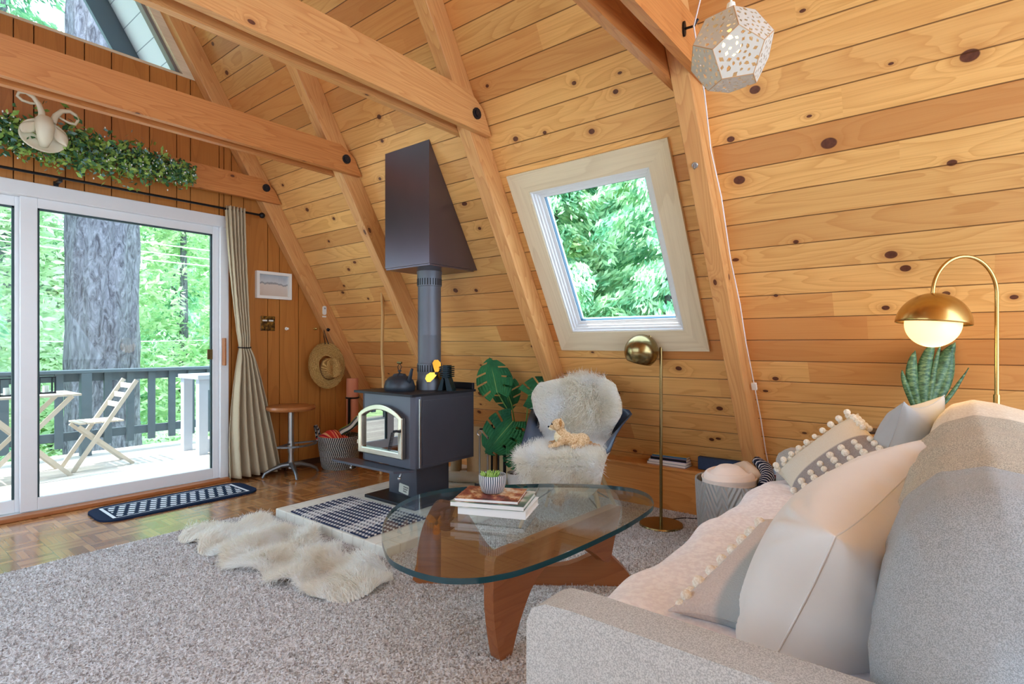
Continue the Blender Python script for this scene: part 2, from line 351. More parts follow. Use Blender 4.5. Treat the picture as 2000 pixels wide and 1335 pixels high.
# far wall of vertical panelling
gx=[-2.2,-2.0,-1.84,-1.6,-1.4,-1.2,-1.03,-.85,-.7,-.5,-.36,-.15,.0,.1,.26,.36,.52,.66,.765,.864,1.026,1.129,1.284,1.519,1.701,1.798,2.013,2.11,2.21,2.417,2.524,2.704,2.921,3.086,3.229,3.42,3.6,3.81]
m=MB(); PF=frame((0,YW,0),(0,0,1),(1,0,0))
def ztop(x): return min((XF-x)*S3,(x-(.84*2-XF))*S3)
for a,b in zip(gx[:-1],gx[1:]):
    for (u0,u1) in ([(a,b)] if not(a<2.05<b or a<-.37<b) else [(a,2.05),(2.05,b)] if a<2.05<b else [(a,-.37),(-.37,b)]):
        inside=(u0>=-.371 and u1<=2.051); z0=2.12 if inside else 0
        ta=min(3.165,ztop(u0+.002)); tb=min(3.165,ztop(u1-.002))
        if max(ta,tb)<=z0: continue
        m.prism([(z0,u0+.0032),(z0,u1-.0032),(max(tb,z0+.001),u1-.0032),(max(ta,z0+.001),u0+.0032)],0,.03,M=PF)
o=m.build('wall_far',M['panel'],fm=PF); o['kind']='structure'
m=MB(); Dk=plain('groove dark',(60,32,16),.8); SDG=plain('outside siding',(214,220,230),.7)
m.prism([(-2.2,0),(-.37,0),(-.37,2.12),(2.05,2.12),(2.05,0),(3.8,0),(1.98,3.165),(-.3,3.165)],0,.06,M=frame((0,YW+.095,0),(1,0,0),(0,0,1)))
m.build('wall_far_backing',[Dk],fm=I4())['kind']='structure'
# clerestory
m=MB(); AX=.84; zt=3.165
def tri(z0,inset): return [(AX-((XF-inset-AX)-z0/S3),z0),((XF-inset)-z0/S3,z0),(AX,(XF-inset-AX)*S3)]
def trim_frame(mb,y0,y1,ins0,ins1,z0,z1,mi=0):
    A=tri(z0,ins0);B=tri(z1,ins1)
    for i in range(3):
        j=(i+1)%3; P=[A[i],A[j],B[j],B[i]]
        mb.add([(x,y0,z) for x,z in P]+[(x,y1,z) for x,z in P],[(0,1,2,3),(7,6,5,4),(0,4,5,1),(1,5,6,2),(2,6,7,3),(3,7,4,0)],mi)
wn=thing('window_2',None,None,(AX,YW,zt)); wn['kind']='structure'
m=MB(); trim_frame(m,YW-.005,YW+.11,.10,.235,zt-.012,zt+.006); m.build('window_frame',M['pale'],wn)
m=MB(); trim_frame(m,YW+.03,YW+.09,.235,.262,zt+.006,zt+.018); m.build('sash',plain('sash grey brown',(120,112,108),.5),wn)
A=tri(zt+.015,.255); MB().add([(x,YW+.06,z) for x,z in A]+[(x,YW+.066,z) for x,z in A],[(0,1,2),(5,4,3),(0,3,4,1),(1,4,5,2),(2,5,3,0)]).build('pane',M['glass'],wn)
# roof overhang outside with white soffit boards and grey fascia
sofm=G('soffit boards',.6); v,p=sofm.obj(); q=sofm.M('FRACT',sofm.M('DIVIDE',p[1],.19)); sofm.col(sofm.mix(sofm.ss(q,.05,.02),s2l((206,212,226)),s2l((120,128,150)))); M['soffit']=sofm.m
for F_,nm,y0,y1 in((SLF,'trim_1',YW+.08,5.55),(LF,'trim_2',-5.55,-YW-.08)):
    o=MB().box(y0,y1,-.6,SR+.02,.0,TH_,M=F_).build(nm,M['soffit'],fm=F_); o['kind']='structure'
m=MB()
for F_,ya,yb in((SLF,5.53,5.57),(LF,-5.57,-5.53)): m.box(ya,yb,-.6,SR,-.17,.0,M=F_)
m.build('trim_3',plain('fascia blue grey',(96,112,128),.6),fm=I4())['kind']='structure'
# sliding door
d=thing('door_1',None,None,(.84,YW,0)); d['kind']='structure'
m=MB()
x0,x1=-.395,2.078
m.box(x0,x1,YW-.025,YW+.10,2.045,2.135); m.box(2.012,x1,YW-.025,YW+.10,0,2.045); m.box(x0,x0+.066,YW-.025,YW+.10,0,2.045); m.box(x0+.066,2.012,YW,YW+.10,.0,.022)
m.build('door_frame',M['white'],d,bevel=.004)
def panel(xa,xb,ya,nm,sl_=.09,sr=.09):
    q=MB(); z0,z1=.028,2.045
    q.box(xa,xa+sl_,ya,ya+.035,z0,z1); q.box(xb-sr,xb,ya,ya+.035,z0,z1); q.box(xa+sl_,xb-sr,ya,ya+.035,z0,z0+.08); q.box(xa+sl_,xb-sr,ya,ya+.035,z1-.062,z1)
    o=q.build('door_panel',M['white'],d,bevel=.003)
    q=MB(); q.box(xa+sl_,xa+sl_+.012,ya+.01,ya+.03,z0+.08,z1-.062); q.box(xb-sr-.012,xb-sr,ya+.01,ya+.03,z0+.08,z1-.062); q.box(xa+sl_,xb-sr,ya+.01,ya+.03,z1-.074,z1-.062)
    q.build('gasket',plain('dark gasket',(48,70,76),.6),o)
    MB().box(xa+sl_,xb-sr,ya+.015,ya+.021,z0+.08,z1-.062).build('pane',M['glass'],o)
    return o
dp=panel(.80,2.012,YW+.012,'door_panel',.085,.043); panel(x0+.066,.80+.085-.02,YW+.055,'door_panel',.06,.085)
hd=MB(); hd.box(2.022,2.038,YW-.075,YW-.025,.93,1.15); hd.build('pull_handle',M['stoolw'],d,bevel=.004)
MB().box(1.925,1.965,YW+.005,YW+.012,.98,1.06).build('latch',M['oldbrass'],d)
o=MB().box(-.4,2.07,YW-.085,YW,.0,.028).build('trim_4',M['threshold'],fm=frame((0,YW-.04,0),(1,0,0),(0,1,0)),bevel=.006); o['kind']='structure'
MB().box(2.08,3.75,YW-.012,YW,.0,.05).build('baseboard_far',plain('dark base',(70,42,26),.6))['kind']='structure'
# skylight on the slope
wn=thing('window_1',None,None,tuple(sl(1.585,1.85))); wn['kind']='structure'
oy0,oy1,os0,os1=1.083,2.092,1.235,2.442
F2=frame(sl(0,0),SLX,SLY)
def cas(poly,along,nm='casing'):
    q=MB(); q.prism([(a,b) for a,b in poly],-.022,.0,M=SLF)
    a=Vector((0,1,0)) if along=='y' else SLY; b=SLY if along=='y' else -SLX
    cx=sum(p[0] for p in poly)/4; cy=sum(p[1] for p in poly)/4
    q.build(nm,M['pale'],wn,fm=frame(sl(cx,cy),a,b),bevel=.002)
cas([(oy0,os1),(sy0,sz1),(sy1,sz1),(oy1,os1)],'y'); cas([(oy0,os0),(oy1,os0),(sy1,sz0),(sy0,sz0)],'y')
cas([(oy0,os0),(sy0,sz0),(sy0,sz1),(oy0,os1)],'s'); cas([(oy1,os0),(oy1,os1),(sy1,sz1),(sy1,sz0)],'s')
def fr4(ins0,ins1,d0,d1,mat,nm):
    a=[(sy0+ins0,sz0+ins0),(sy1-ins0,sz0+ins0),(sy1-ins0,sz1-ins0),(sy0+ins0,sz1-ins0)]; b=[(sy0+ins1,sz0+ins1),(sy1-ins1,sz0+ins1),(sy1-ins1,sz1-ins1),(sy0+ins1,sz1-ins1)]
    q=MB()
    for i in range(4):
        j=(i+1)%4; P=[a[i],a[j],b[j],b[i]]
        q.add([(x,y,d0) for x,y in P]+[(x,y,d1) for x,y in P],[(0,3,2,1),(4,5,6,7),(0,1,5,4),(1,2,6,5),(2,3,7,6),(3,0,4,7)],0,SLF)
    return q.build(nm,mat,wn,bevel=.002)
fr4(0,.010,-.016,.12,M['white'],'window_frame'); fr4(.010,.022,.0,.10,M['white'],'window_frame'); fr4(.022,.034,.014,.09,M['white'],'window_frame'); fr4(.034,.056,.03,.08,M['white'],'sash')
fr4(.056,.059,.035,.06,plain('window gasket',(40,84,110),.5),'gasket')
MB().box(sy0+.055,sy1-.055,sz0+.055,sz1-.055,.05,.056,M=SLF).build('pane',M['glass'],wn)
# ledge along the foot of the slope
o=MB().box(3.505,3.80,YB,YW-.10,0,.268).build('trim_5',M['ledge'],fm=frame((3.5,0,.13),(0,1,0),(0,0,1))); o['kind']='structure'
m=MB().box(3.495,3.66,YB,YW-.10,.268,.287); m.build('trim_6',M['ledge'],fm=frame((3.5,0,.27),(0,1,0),(0,0,1)),bevel=.003)['kind']='structure'
# rafters and collar ties
RD=.14
bolt=lambda par,x,y,z: [MB().lathe([(0.001,-.016),(.020,-.016),(.020,-.010),(.032,-.010),(.032,.0)],(0,0,0),12,M=frame((x,y,z),(1,0,0),(0,0,1))@Matrix.Rotation(PI,4,'X')).build('bolt',M['iron'],par)]
rl=['fir rafter against the panelled end wall, outermost from the camera','fir rafter behind the black chimney hood and stove pipe','fir rafter between the chimney hood and the skylight','fir rafter right of the skylight, with a white cord down its side','fir rafter over the camera']
for i,(ya,yb) in enumerate([(4.53,4.617),(3.39,3.475),(2.15,2.235),(.885,.97)]):
    yc=(ya+yb)/2; s1=SR-.10
    fm=frame(sl(yc,s1/2,RD/2),SLY,SLN)
    o=MB().box(-s1/2-(.0 if i==0 else -.17),s1/2,-RD/2,RD/2-.001,-(yb-ya)/2,(yb-ya)/2,M=fm).build('rafter',M['beam'],None,fm=fm,bevel=.004)
    tag(o,rl[i],'rafter','roof rafters on the right slope')
    lfm=frame((.84*2-sl(yc,s1/2,RD/2).x,yc,sl(yc,s1/2,RD/2).z),(.5,0,S3/2),(S3/2,0,-.5))
    o=MB().box(-s1/2,s1/2,-RD/2,RD/2-.001,-(yb-ya)/2,(yb-ya)/2,M=lfm).build('rafter',M['beam'],None,fm=lfm,bevel=.004)
    tag(o,'fir rafter on the left slope outside the photo','rafter','roof rafters on the left slope')
def tie(ya,yb,z0,z1,label,mat='beam',bx=None):
    xr=lambda z:XF-.012-z/S3; xl=lambda z:1.68-xr(z)
    c1=.07
    P=[(xl(z0)+.02,z0),(xr(z0)-.005,z0),(xr(z1-c1),z1-c1),(xr(z1)-.07,z1),(xl(z1)+.07,z1),(xl(z1-c1),z1-c1)]
    fm=frame((.84,ya,(z0+z1)/2),(1,0,0),(0,0,1))
    loc=[(x-.84,z-(z0+z1)/2) for x,z in P]
    o=MB().prism(loc,0,-(yb-ya),M=fm).build('ceiling_beam',M[mat],None,fm=fm,bevel=.004)
    tag(o,label,'ceiling beam','collar beams across the room')
    if bx: bolt(o,bx,ya,2.407)
    return o
tie(4.49,4.528,2.295,2.478,'collar beam against the end wall, carrying the greenery garland','beamdark',2.335)
tie(3.35,3.389,2.314,2.500,'near plank of the middle collar beam pair, ending left of the chimney hood','beamdark',2.325)
tie(3.477,3.515,2.318,2.500,'far plank of the middle collar beam pair, half hidden by its twin','beamdark')
tie(2.11,2.149,2.314,2.520,'near plank of the large pale collar beam pair above the chimney hood','beam',2.325)
tie(2.237,2.275,2.322,2.520,'far plank of the large pale collar beam pair, its lower edge showing','beam')
tie(.845,.884,2.27,2.47,'near plank of the collar beam pair beside the pendant lamp','beamdark')
tie(.972,1.01,2.27,2.47,'far plank of the collar beam pair beside the pendant lamp','beamdark')
# ---------------------------------------------------------------- outside
zd=-.10
g=G('deck boards',.7); v,p=g.obj(); q=g.M('FRACT',g.M('DIVIDE',p[1],.14)); r,_=g.white(g.xyz(g.M('FLOOR',g.M('DIVIDE',p[1],.14)),0,0))
c=g.mix(r,s2l((204,192,182)),s2l((232,222,210))); c=g.mix(g.M('MULTIPLY',g.noise(g.xyz(g.M('MULTIPLY',p[0],2),g.M('MULTIPLY',p[1],60),0),1,2),.3),c,s2l((170,160,150))); c=g.mix(g.ss(q,.05,.02),c,s2l((90,84,80))); g.col(c); M['deck']=g.m
tag(MB().box(-4,5,YW+.11,7.55,zd-.12,zd).build('deck',M['deck'],fm=I4()),kind='structure')
RM=plain('weathered blue grey timber',(84,98,106),.7,var=.12,scale=12)
rt=thing('deck_railing','dark blue-grey timber railing along the outer edge of the deck','railing',(0,7.35,zd))
MB().box(-4,5,7.26,7.42,.79,.825).build('top_rail',RM,rt,bevel=.005); MB().box(-4,5,7.36,7.40,.70,.79).build('upper_rail',RM,rt); MB().box(-4,5,7.36,7.40,.07,.16).build('lower_rail',RM,rt)
for i in range(30):
    x=-1.9+i*.215+ (.0 if i%1==0 else 0)
    MB().box(x,x+.07,7.325,7.36,.0 if True else 0,.79).build('baluster',RM,rt)
for x in(-1.3,.42,1.75,3.62): MB().box(x,x+.09,7.26,7.36,zd,.79).build('post',RM,rt)
GY=plain('grey painted timber',(176,182,194),.6,var=.05)
t=thing('planter_bench','pale grey boxy timber stand at the right end of the deck','bench',(2.9,6.5,zd))
for x in(2.56,3.3):
    for y in(6.35,6.75): MB().box(x,x+.09,y,y+.09,zd,.72).build('leg',GY,t)
MB().box(2.54,3.42,6.33,6.86,.72,.765).build('top_board',GY,t); MB().box(2.6,3.36,6.36,6.38,.60,.72).build('apron',GY,t); MB().box(2.6,3.36,6.37,6.40,zd+.02,zd+.16).build('stretcher',GY,t)
FW=plain('weathered teak',(196,186,172),.6,var=.08)
def folding_chair(name,label,loc,rz):
    t=thing(name,label,'chair',loc,rz,'folding deck chairs'); R=WM[t.name]
    f=lambda *p:R@Vector(p)
    for y in(-.19,.19): MB().bar(f(-.30,y,0),f(.22,y,.84),.028,.035).build('back_leg',FW,t)
    for y in(-.155,.155): MB().bar(f(.20,y,0),f(-.24,y,.42),.025,.03).build('front_leg',FW,t)
    q=MB()
    for k in range(6): x=-.22+k*.062; q.bar(f(x,-.18,.445),f(x,.18,.445),.05,.014)
    q.build('seat',FW,t); q=MB()
    for k in range(3): z=.60+k*.09; x=-.30+z*.619; q.bar(f(x+.01,-.18,z),f(x+.01,.18,z),.014,.05)
    q.build('backrest',FW,t); return t
folding_chair('folding_chair','slatted folding wooden chair on the deck, in front of the tree trunk',(1.78,6.62,zd),.0)
folding_chair('folding_chair','folding wooden chair at the left edge of the deck, mostly outside the door glass',(.62,6.5,zd),PI)
t=thing('bistro_table','slatted folding wooden table on the deck carrying two lanterns','table',(1.12,6.5,zd))
q=MB()
for k in range(9): q.box(.72,1.50,6.22+k*.062,6.22+k*.062+.052,.632,.650)
q.build('tabletop',FW,t)
for y in(6.26,6.72): MB().bar((.78,y,zd),(1.44,y,.63),.028,.035).build('leg',FW,t); MB().bar((1.44,y+.04,zd),(.78,y+.04,.63),.028,.035).build('leg',FW,t)
LG=plain('lantern black',(34,44,54),.4,.5)
for k,(x,y,lb) in enumerate([(1.02,6.42,'square black-framed glass lantern on the deck table, left one'),(1.30,6.50,'square black-framed glass lantern on the deck table, right one')]):
    t=thing('lantern',lb,'lantern',(x,y,.65),0,'lanterns on the deck table'); s=.062; q=MB()
    for a in(-s,s-.012):
        for b in(-s,s-.012): q.box(x+a,x+a+.012,y+b,y+b+.012,.65,.80)
    q.box(x-s,x+s,y-s,y+s,.65,.662); q.box(x-s,x+s,y-s,y+s,.795,.807); q.build('lantern_frame',LG,t)
    MB().box(x-s+.004,x+s-.004,y-s+.005,y-s+.009,.665,.79).build('pane',M['glass'],t); MB().lathe([(.001,0),(.025,0),(.025,.06),(.001,.06)],(x,y,.662),12).build('candle',M['whitew'],t)
# big trunk
g=G('grey fir bark',.9,spec=.1); v,p=g.obj(); n1=g.noise(g.xyz(g.M('MULTIPLY',p[0],16),g.M('MULTIPLY',p[1],16),g.M('MULTIPLY',p[2],5.0)),1,5,.7,1.2)
g.col(g.ramp(n1,[(.36,s2l((78,76,84))),(.5,s2l((116,115,124))),(.66,s2l((146,145,156)))])); g.bump(n1,.8,.04); M['bark']=g.m
def trunkmesh(cx,cy,z0,z1,r0,r1,nz=60,na=64,amp=.03):
    q=MB()
    def f(i,j):
        a=2*PI*i; z=z0+(z1-z0)*j; r=r0+(r1-r0)*j+.25*math.exp(-(z-z0)*1.2)*r0
        r+=amp*(math.sin(a*9+2*math.sin(z*1.3))+.6*math.sin(a*17+3*math.sin(z*2.1+a))+.5*math.sin(z*7+a*5))*.5
        return (cx+r*math.cos(a),cy+r*math.sin(a),z)
    return q.grid(f,na,nz,cu=True)
t=thing('fir_tree','huge grey-barked fir trunk rising behind the deck railing','tree',(2.41,9.0,-2.6))
trunkmesh(2.41,9.0,-2.6,11,.42,.36).build('trunk',M['bark'],t,smooth=60)
M['lf1']=leafm('bright maple leaves',(150,196,134),(228,242,204),.45); M['lf2']=leafm('conifer foliage',(104,176,136),(206,240,200),.3); M['lf3']=leafm('pale spring foliage',(184,214,172),(244,250,230),.45)
M['lf4']=leafm('deep conifer foliage',(70,130,104),(150,200,150),.3)
M['ground']=None
g=G('forest floor',.9); v,p=g.obj(); g.col(g.ramp(g.noise(v,1.3,5),[(.3,s2l((110,150,80))),(.6,s2l((190,214,140))),(.8,s2l((214,200,170)))])); M['ground']=g.m
tag(MB().grid(lambda u,v_:(-30+70*u,5+55*v_,-2.6-0.5*math.sin(u*9)+.4*math.sin(v_*7)),30,30).build('forest_floor',M['ground'],fm=I4(),smooth=60),kind='structure')
def foliage(n,size,blobs,seed,droop=0.,flat=1.):
    r=np.random.default_rng(seed); bl=np.array(blobs); idx=r.choice(len(bl),n,p=(bl[:,3]**2)/(bl[:,3]**2).sum()); d=r.normal(0,1,(n,3)); d/=np.linalg.norm(d,axis=1,keepdims=True)
    rad=bl[idx,3]*r.uniform(.72,1.08,n); P=bl[idx,:3]+d*rad[:,None]*np.array([1,1,flat]); P[:,2]-=droop*np.abs(d[:,0]+d[:,1])*bl[idx,3]*.5
    a=r.normal(0,1,(n,3))*np.array([1,1,.5]); a[:,2]-=droop; a/=np.linalg.norm(a,axis=1,keepdims=True); b=np.cross(a,r.normal(0,1,(n,3))); b/=np.linalg.norm(b,axis=1,keepdims=True)
    s=size*r.uniform(.5,1.3,(n,1)); V=np.stack([P-a*s,P+b*s*.38,P+a*s,P-b*s*.38],1).reshape(-1,3); F=np.arange(4*n).reshape(n,4); return V,F
def blobtree(seed,h=9,w=2.6,n=26,br=.9):
    r=random.Random(seed); out=[]
    for i in range(n):
        z=h*(.12+.86*i/n); k=w*(math.sin(min(1,(z/h)*1.15+.1)*PI)**.6 if True else 1); a=r.uniform(0,2*PI); q=k*r.uniform(.2,.85)
        out.append((q*math.cos(a),q*math.sin(a),z,br*r.uniform(.6,1.15)))
    return out
def tree(name,label,cat,loc,seed,mat,n=26000,size=.09,h=9,w=2.4,grp='trees beyond the deck',nb=30,br=.85):
    t=thing(name,label,cat,loc,0,grp); x,y,z=loc
    trunkmesh(x,y,z,z+h*.9,.14,.04,20,10,.01).build('trunk',M['bark'],t,smooth=60)
    V,F=foliage(n,size,blobtree(seed,h,w,nb,br),seed); V=V+np.array(loc); npmesh('foliage',V,F,mat,t); return t
def conifer(name,label,loc,seed,mat,n=30000,h=11,w=2.6,grp='trees beyond the deck',size=.085):
    t=thing(name,label,'tree',loc,0,grp); x,y,z=loc; r=np.random.default_rng(seed)
    trunkmesh(x,y,z,z+h,.2,.03,24,12,.01).build('trunk',M['bark'],t,smooth=60)
    nb=int(h*11); P=[];D=[]
    per=n//nb
    for i in range(nb):
        zz=h*(.06+.93*i/nb); L=w*(1-zz/h)**.8*r.uniform(.7,1.1)+.15; a=r.uniform(0,2*PI); u=r.random(per)**.6
        dirv=np.array([math.cos(a),math.sin(a)]); px=dirv[0]*L*u; py=dirv[1]*L*u; pz=zz+.25*u*L-.42*L*u**2.2
        lat=r.normal(0,.17,per)*(1.15-u)*L*.9+r.normal(0,.04,per); hang=-np.abs(r.normal(0,.13,per))*(.4+u)
        P.append(np.stack([px-dirv[1]*lat,py+dirv[0]*lat,pz+hang],1)); d=np.tile(np.array([dirv[0],dirv[1],-.9]),(per,1))+r.normal(0,.45,(per,3)); D.append(d)
    P=np.concatenate(P)+np.array(loc); D=np.concatenate(D); D/=np.linalg.norm(D,axis=1,keepdims=True); k=len(P)
    b=np.cross(D,r.normal(0,1,(k,3))); b/=np.linalg.norm(b,axis=1,keepdims=True); s=size*r.uniform(.6,1.4,(k,1))
    V=np.stack([P-D*s,P+b*s*.3,P+D*s,P-b*s*.3],1).reshape(-1,3); npmesh('foliage',V,np.arange(4*k).reshape(k,4),mat,t); return t
tree('maple_tree','pale green tree seen just left of the big trunk','tree',(1.9,13.0,-2.6),3,M['lf3'],20000,.085,8.2,2.2)
tree('maple_tree','bright green leafy tree seen just right of the big trunk','tree',(5.0,13.2,-2.6),4,M['lf1'],19000,.085,8.6,2.3)
conifer('conifer_tree','dark green conifer at the left edge of the door glass',(.7,11.2,-2.6),5,M['lf2'],26000,10,1.5)
conifer('conifer_tree','blue-green conifer between trunk and right door jamb',(6.4,17.5,-2.6),6,M['lf2'],30000,9,2.8)
tree('maple_tree','yellow-green tree low behind the railing balusters','tree',(3.5,16.5,-2.6),7,M['lf1'],30000,.11,6.0,3.0)
tree('maple_tree','light green tree far behind the deck table','tree',(.2,17,-2.6),8,M['lf3'],30000,.12,10,3.4)
conifer('conifer_tree','tall conifer showing through the triangular clerestory window',(2.2,14.5,1.5),9,M['lf4'],16000,13,2.1)
tree('maple_tree','broad leafy tree far right beyond the deck stand','tree',(8.6,20,-2.6),10,M['lf1'],30000,.14,10,3.6)
tree('maple_tree','background tree mass deep in the forest on the left','tree',(2.6,24,-2.6),11,M['lf3'],26000,.19,11,5.)
tree('maple_tree','background tree mass deep in the forest on the right','tree',(10.,26,-2.6),12,M['lf1'],26000,.19,9.5,5.)
def bush(label,loc,seed,mat):
    t=thing('bush',label,'bush',loc,0,'bushes below the deck railing'); bl=[(random.uniform(-1.5,1.5),random.uniform(-.6,.6),random.uniform(.3,1.9),random.uniform(.4,.7)) for _ in range(14)]
    V,F=foliage(12000,.06,bl,seed); npmesh('foliage',V+np.array(loc),F,mat,t)
bush('bright green bush below the railing left of the trunk',(.9,10.4,-2.7),31,M['lf1']); bush('yellow-green bush below the railing right of the trunk',(4.3,10.6,-2.7),32,M['lf3']); bush('green bush below the deck, far right of the railing',(6.8,11.5,-2.7),33,M['lf1'])
conifer('conifer_tree','tall conifer added out of view left of the deck to shade the big trunk',(-1.4,10.2,-2.6),41,M['lf4'],16000,17,2.6,'trees beyond the deck',.16)  # unseen conifer, added to keep direct sun off the big trunk
# skylight trees
conifer('conifer_tree','conifer with drooping pale boughs filling the skylight, left one',(7.6,5.2,-1.5),21,M['lf2'],56000,7.5,2.6,'trees behind the skylight',.075)
conifer('conifer_tree','conifer with drooping pale boughs filling the skylight, right one',(8.8,3.6,-1.5),22,M['lf2'],56000,9.5,3.0,'trees behind the skylight',.08)
tree('maple_tree','leafy green tree low behind the skylight conifers','tree',(11.5,6.0,-2),23,M['lf1'],40000,.12,9.5,3.4,'trees behind the skylight')
tree('maple_tree','pale leafy tree right behind the skylight conifers','tree',(12.,3.4,-2),24,M['lf3'],30000,.12,8,3.0,'trees behind the skylight')
# power lines
for k,(z,lb) in enumerate([(3.05,'highest white utility line crossing behind the trunk'),(2.87,'second white utility line from the top, behind the trunk'),(2.72,'third white utility line from the top, behind the trunk'),(1.16,'lowest pale utility line, just above the railing')]):
    P=[(-3+1.2*i,10.6+.25*i,z-.0*i+.02*math.sin(i)+.006*(i-5)**2) for i in range(12)]
    tag(MB().tube(P,.011,6).build('power_line',M['whitew']),lb,'cable','utility lines behind the deck')
# ================================================================ CARPET, RUGS, HEARTH
HX0,HX1,HY0,HY1,HZ_=1.81,3.50,2.262,3.362,.058
g=G('speckled carpet',.95,spec=.1); v,p=g.obj(); r1,_=g.white(g.xyz(g.M('FLOOR',g.M('MULTIPLY',p[0],170)),g.M('FLOOR',g.M('MULTIPLY',p[1],170)),0)); n1=g.noise(v,90,2); n2=g.noise(v,2.2,3)
c=g.ramp(g.M('ADD',g.M('MULTIPLY',r1,.55),g.M('MULTIPLY',n1,.45)),[(.2,s2l((140,132,130))),(.45,s2l((202,198,198))),(.6,s2l((224,222,224))),(.85,s2l((248,248,252)))]); c=g.mix(g.M('MULTIPLY',n2,.3),c,s2l((186,180,178))); g.col(c); g.bump(n1,.6,.01); M['carpet']=g.m
cp=[(-2.05,-3.1),(3.49,-3.1),(3.49,HY0-.005),(HX0-.005,HY0-.005),(HX0-.005,3.50),(1.5,3.545),(.5,3.535),(-2.05,3.53)]
carpet=MB().prism(cp,.001,.010).build('carpet',M['carpet'],fm=I4()); tag(carpet,'speckled grey-brown wall to wall shag carpet over most of the floor','carpet')
n=330000; P=np.stack([RNG.uniform(-.2,3.48,n),RNG.uniform(.0,3.545,n),np.full(n,.009)],1)
fwx,fwy=math.sin(TH),math.cos(TH); dep=P[:,0]*fwx+P[:,1]*fwy; lat=P[:,0]*fwy-P[:,1]*fwx
k=(dep>1.3)&(np.abs(lat)<dep*.97)&~((P[:,0]>HX0-.01)&(P[:,1]>HY0-.01))&(P[:,1]<3.53)
P=P[k]; N=np.tile([0,0,1.],(len(P),1)); V,F=strands(P,N,.013,.0062,.5,.9,1); o=npmesh('pile',V,F,M['carpet'],carpet,I4()); o['kind']='stuff'
# hearth
g=G('whitewashed brick',.7); v,p=g.obj(); bx=g.M('DIVIDE',p[0],.20); by=g.M('DIVIDE',p[1],.098); row=g.M('FLOOR',by); bx=g.M('ADD',bx,g.M('MULTIPLY',g.M('MODULO',row,2),.5))
fx=g.M('FRACT',bx); fy=g.M('FRACT',by); ex=g.M('MINIMUM',fx,g.M('SUBTRACT',1,fx)); ey=g.M('MINIMUM',fy,g.M('SUBTRACT',1,fy)); gr=g.M('MAXIMUM',g.ss(ex,.03,.012),g.ss(ey,.06,.03))
n1=g.noise(v,14,5); c=g.mix(n1,s2l((214,212,204)),s2l((238,236,228))); c=g.mix(g.M('MULTIPLY',gr,.35),c,s2l((186,178,166))); g.col(c); g.bump(g.M('SUBTRACT',n1,g.M('MULTIPLY',gr,1.0)),.4,.008); M['hearth']=g.m
tag(MB().box(HX0,HX1-.006,HY0,HY1,0.001,HZ_).build('hearth',M['hearth'],fm=I4(),bevel=.006,seg=3),'low whitewashed brick hearth under the wood stove','hearth')
# woven rug on the hearth
g=G('woven blue white rug',.95,spec=.1); v,p=g.obj(); y=p[1]; x=p[0]
sx_=g.M('MULTIPLY',x,150); sy_=g.M('MULTIPLY',y,150); a1=g.M('SINE',g.M('MULTIPLY',g.M('ADD',sx_,g.M('MULTIPLY',g.M('PINGPONG',sy_,2),1.4)),1.0))
dy_=g.M('ABSOLUTE',g.M('SUBTRACT',y,.04)); band=g.M('SUBTRACT',1,g.M('MULTIPLY',g.ss(dy_,.14,.15),g.ss(dy_,.26,.25))); thr=g.M('MULTIPLY',band,1.25); msk=g.ss(g.M('ADD',a1,g.M('SUBTRACT',thr,.75)),-.25,.25)
g.col(g.mix(msk,s2l((226,226,230)),s2l((56,66,96)))); g.bump(a1,.8,.006); M['rug']=g.m
q=MB(); q.grid(lambda a,b:(1.772+.50*a+.03*b*0,2.456+.764*b,HZ_+.010+.003*math.sin(a*14)*math.sin(b*9)) if False else (HX0+.015+a*.445,2.456+.75*b,HZ_+.009+.0015*math.sin(a*11+b*7)),14,20)
tag(q.build('woven_rug',M['rug'],fm=frame((2.03,2.8,HZ_),(1,0,0),(0,1,0))),'navy and white woven rug with geometric stripes lying on the hearth','rug')
w_=bpy.data.objects['woven_rug']; so_=w_.modifiers.new('s','SOLIDIFY'); so_.thickness=.008; so_.offset=-1
# door mat
g=G('navy hook rug',.95,spec=.1); v,p=g.obj(); px,py=p[0],p[1]
ax=g.M('ABSOLUTE',px); ay=g.M('ABSOLUTE',py)
q1=g.M('FRACT',g.M('DIVIDE',g.M('ADD',px,g.M('MULTIPLY',py,.25)),.062)); q2=g.M('FRACT',g.M('ADD',g.M('DIVIDE',py,.052),.5)); rw=g.M('FLOOR',g.M('ADD',g.M('DIVIDE',py,.052),.5)); q1=g.M('FRACT',g.M('ADD',q1,g.M('MULTIPLY',g.M('MODULO',g.M('ABSOLUTE',rw),2),.5)))
dm=g.M('ADD',g.M('ABSOLUTE',g.M('SUBTRACT',q1,.5)),g.M('MULTIPLY',g.M('ABSOLUTE',g.M('SUBTRACT',q2,.5)),.8)); sp_=g.ss(dm,.40,.33)
edge=g.M('MAXIMUM',g.M('DIVIDE',ax,.425),g.M('DIVIDE',ay,.155)); inside=g.M('LESS_THAN',edge,.97); line=g.M('MULTIPLY',g.M('LESS_THAN',edge,1.0),g.M('GREATER_THAN',edge,.955))
mk=g.M('MAXIMUM',g.M('MULTIPLY',sp_,g.M('LESS_THAN',edge,.93)),line); g.col(g.mix(mk,s2l((30,42,66)),s2l((222,226,232)))); g.bump(g.noise(v,300,2),.4,.003)
mf=frame((1.575,4.245,0),(1,0,0),(0,1,0)); mf=mf@Matrix.Rotation(math.radians(-1.2),4,'Z')
tag(MB().prism(rounded(.99,.40,.11,8),.001,.013,M=mf).build('door_mat',g.m,fm=mf,bevel=.004),'navy mat with white houndstooth-like rows in front of the sliding door','mat')
